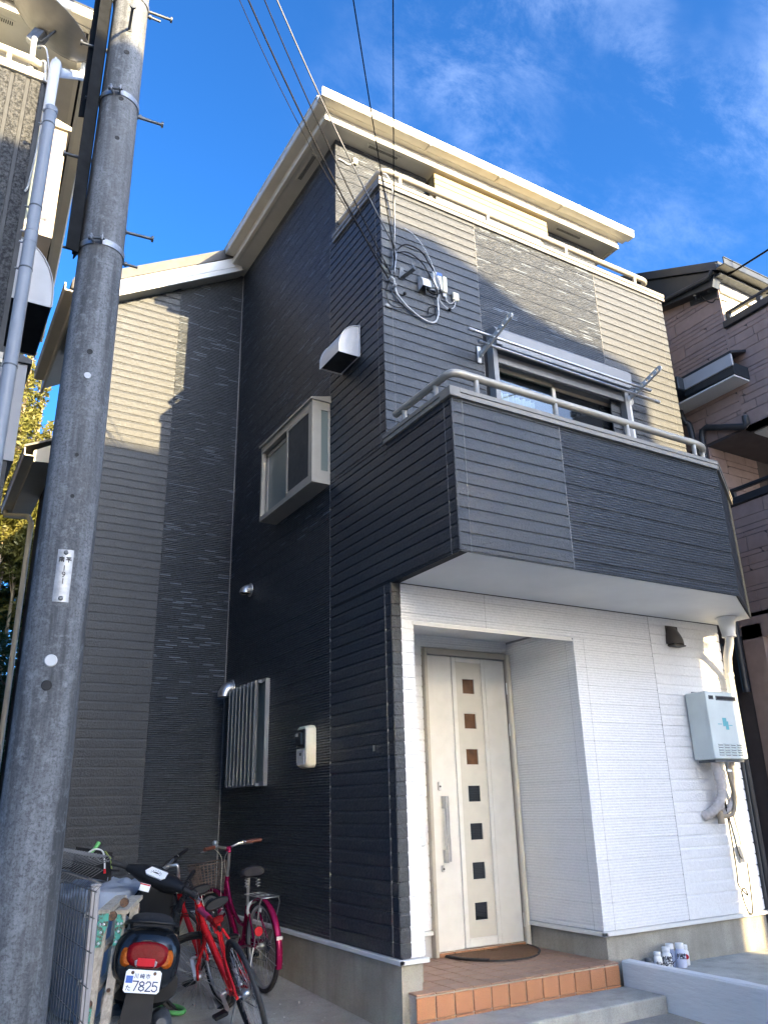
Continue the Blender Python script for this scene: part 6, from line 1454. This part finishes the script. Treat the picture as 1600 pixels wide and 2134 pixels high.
for y0, y1, z0, z1, gm in ((-15.6, -11.4, 3.2, 6.6, 'rain_glass'), (-11.9, -10.5, 8.3, 9.7, 'mirror_glass'), (-16.8, -15.3, 7.2, 8.5, 'mirror_glass')):  # unseen panes, placed and sized to reflect sun onto porch and walls
    f = obj('window', MB().box(-3.25, y0-.06, z0-.06, -3.19, y1+.06, z0).box(-3.25, y0-.06, z1, -3.19, y1+.06, z1+.06).box(-3.25, y0-.06, z0, -3.19, y0, z1).box(-3.25, y1, z0, -3.19, y1+.06, z1), 'alu', w)
    obj('pane', MB().box(-3.25, y0, z0, -3.22, y1, z1), gm, f)
t = thing('shadow_pipe', 'grey drainpipe added in the gap across the road to split the sunlight', 'shadow_pipe', (7.894, ya-.1, -.66)); obj('pipe', MB().tube([(7.894, ya-.05, -.7), (7.894, ya-.05, 8.9)], .016, 10), 'pvc_dark', t); obj('pipe_bracket', MB().box(7.73, ya-.06, 7.14, 7.894, ya-.04, 7.26), 'pvc_dark', t)  # unseen pipe and bracket, added to break up the sun strip on the wall

# ------------------------------------------------------------------ trees beyond the houses
def leaves(n, blobs, size, seed, flat=.5):
    rnd = random.Random(seed); mb = MB(); wts = [b[3]*b[4]*b[5] for b in blobs]
    for k in range(n):
        cx_, cy_, cz_, rx, ry, rz = rnd.choices(blobs, wts)[0]
        while True:
            p = Vector((rnd.uniform(-1, 1), rnd.uniform(-1, 1), rnd.uniform(-1, 1)))
            if .25 < p.length < 1: break
        p = p*(p.length**-.35); c_ = Vector((cx_+p.x*rx, cy_+p.y*ry, cz_+p.z*rz))
        a = Vector((rnd.gauss(0, 1), rnd.gauss(0, 1), rnd.gauss(-.3, .7))).normalized(); b = a.cross(Vector((rnd.gauss(0, 1), rnd.gauss(0, 1), rnd.gauss(0, 1)))).normalized()
        s_ = size*rnd.uniform(.6, 1.35); w = s_*rnd.uniform(.22, .36)
        mb.add([c_-a*s_, c_+b*w, c_+a*s_, c_-b*w], [(0, 1, 2, 3)])
    return mb
def tree(label, x, y, h, blobs, n, size, mat, trunk, seed, tmat='bark', r=.09, group='trees beyond the houses', lean=.3):
    t = thing('tree', label, 'tree', (x, y, gz(4)), group=group); z0 = gz(4)
    obj('trunk', MB().tube(smooth([(x, y, z0), (x+lean*.2, y, z0+h*.4), (x+lean*.6, y, z0+h*.75), (x+lean, y, z0+h)]), [r*(1-.8*i/18) for i in range(19)], 8), tmat, t)
    rnd = random.Random(seed+1); mb = MB()
    for b in blobs:
        for k in range(3):
            zz = min(b[2]-rnd.uniform(.2, .8), z0+h*.97); f = (zz-z0)/h; p = Vector((x+lean*f*f, y, zz)); q = Vector((b[0]+rnd.uniform(-.6, .6)*b[3], b[1]+rnd.uniform(-.6, .6)*b[4], b[2]+rnd.uniform(0, .7)*b[5])); mb.tube([p, p.lerp(q, .5)+Vector((0, 0, .15)), q], [r*.28, r*.2, r*.08], 5)
    lm = obj('branches', mb, tmat, t); lm['kind'] = 'stuff'
    c_ = obj('crown', leaves(n, blobs, size, seed), mat, t); return t
def bam(x, y, top, seed):
    rnd = random.Random(seed); out = []
    z = top
    while z > top-4.6:
        f = (top-z)/4.6; w = .14+.5*f; out.append((x+rnd.uniform(-.5, .5)*w, y+rnd.uniform(-.4, .4), z, .16+.30*f, .2+.25*f, .28+.1*f)); z -= .22
    return out
for i, (x, y, top, lb) in enumerate(((-1.95, 12.2, 10.9, 'tallest yellow green bamboo rising into the sky gap beside the left house'), (-1.55, 12.8, 10.4, 'yellow green bamboo close to the eave of the dark house'), (-1.2, 13.2, 9.5, 'shorter yellow green bamboo behind the low eave'), (-2.5, 13.0, 9.9, 'bamboo half hidden behind the left house'))):
    tree(lb, x, y, top-gz(4)-.3, bam(x, y, top-.1, i*5+2), 5200, .085, 'leaf_bamboo', None, 20+i, 'culm', .05, 'bamboo beyond the houses', .12)
tree('broad dark evergreen tree filling the gap behind the left houses', -2.0, 13.8, 6.6, [(-2.2, 13.4, 6.2, 1.4, .9, 1.1), (-1.2, 13.7, 5.6, 1.2, .9, 1.2), (-2.7, 13.4, 4.6, 1.3, .9, 1.2), (-1.3, 13.5, 4.0, 1.4, 1, 1.3), (-2.2, 13.3, 2.6, 1.5, .9, 1.2), (-.6, 13.7, 2.6, 1.3, .9, 1.2), (-1.5, 13.2, 1.2, 1.5, .9, 1.0)], 26000, .085, 'leaf_dark', None, 41, 'bark', .16)
tree('sunlit yellow green shrubby tree below the bamboo', -2.0, 12.6, 7.2, [(-2.3, 12.4, 7.2, .8, .5, .6), (-1.7, 12.5, 7.4, .8, .5, .7), (-2.1, 12.3, 6.5, .9, .5, .6)], 9000, .07, 'leaf_bamboo', None, 52, 'bark', .08)
tree('dark undergrowth tree standing low behind the house passage', -1.3, 11.2, 3.8, [(-1.7, 11.0, 3.2, .8, .5, .9), (-1.2, 11.2, 2.2, .9, .5, 1.0), (-1.6, 11.0, 1.0, .9, .5, .9), (-1.0, 11.2, .3, .9, .5, .7)], 9000, .075, 'leaf_dark', None, 63, 'bark', .1)
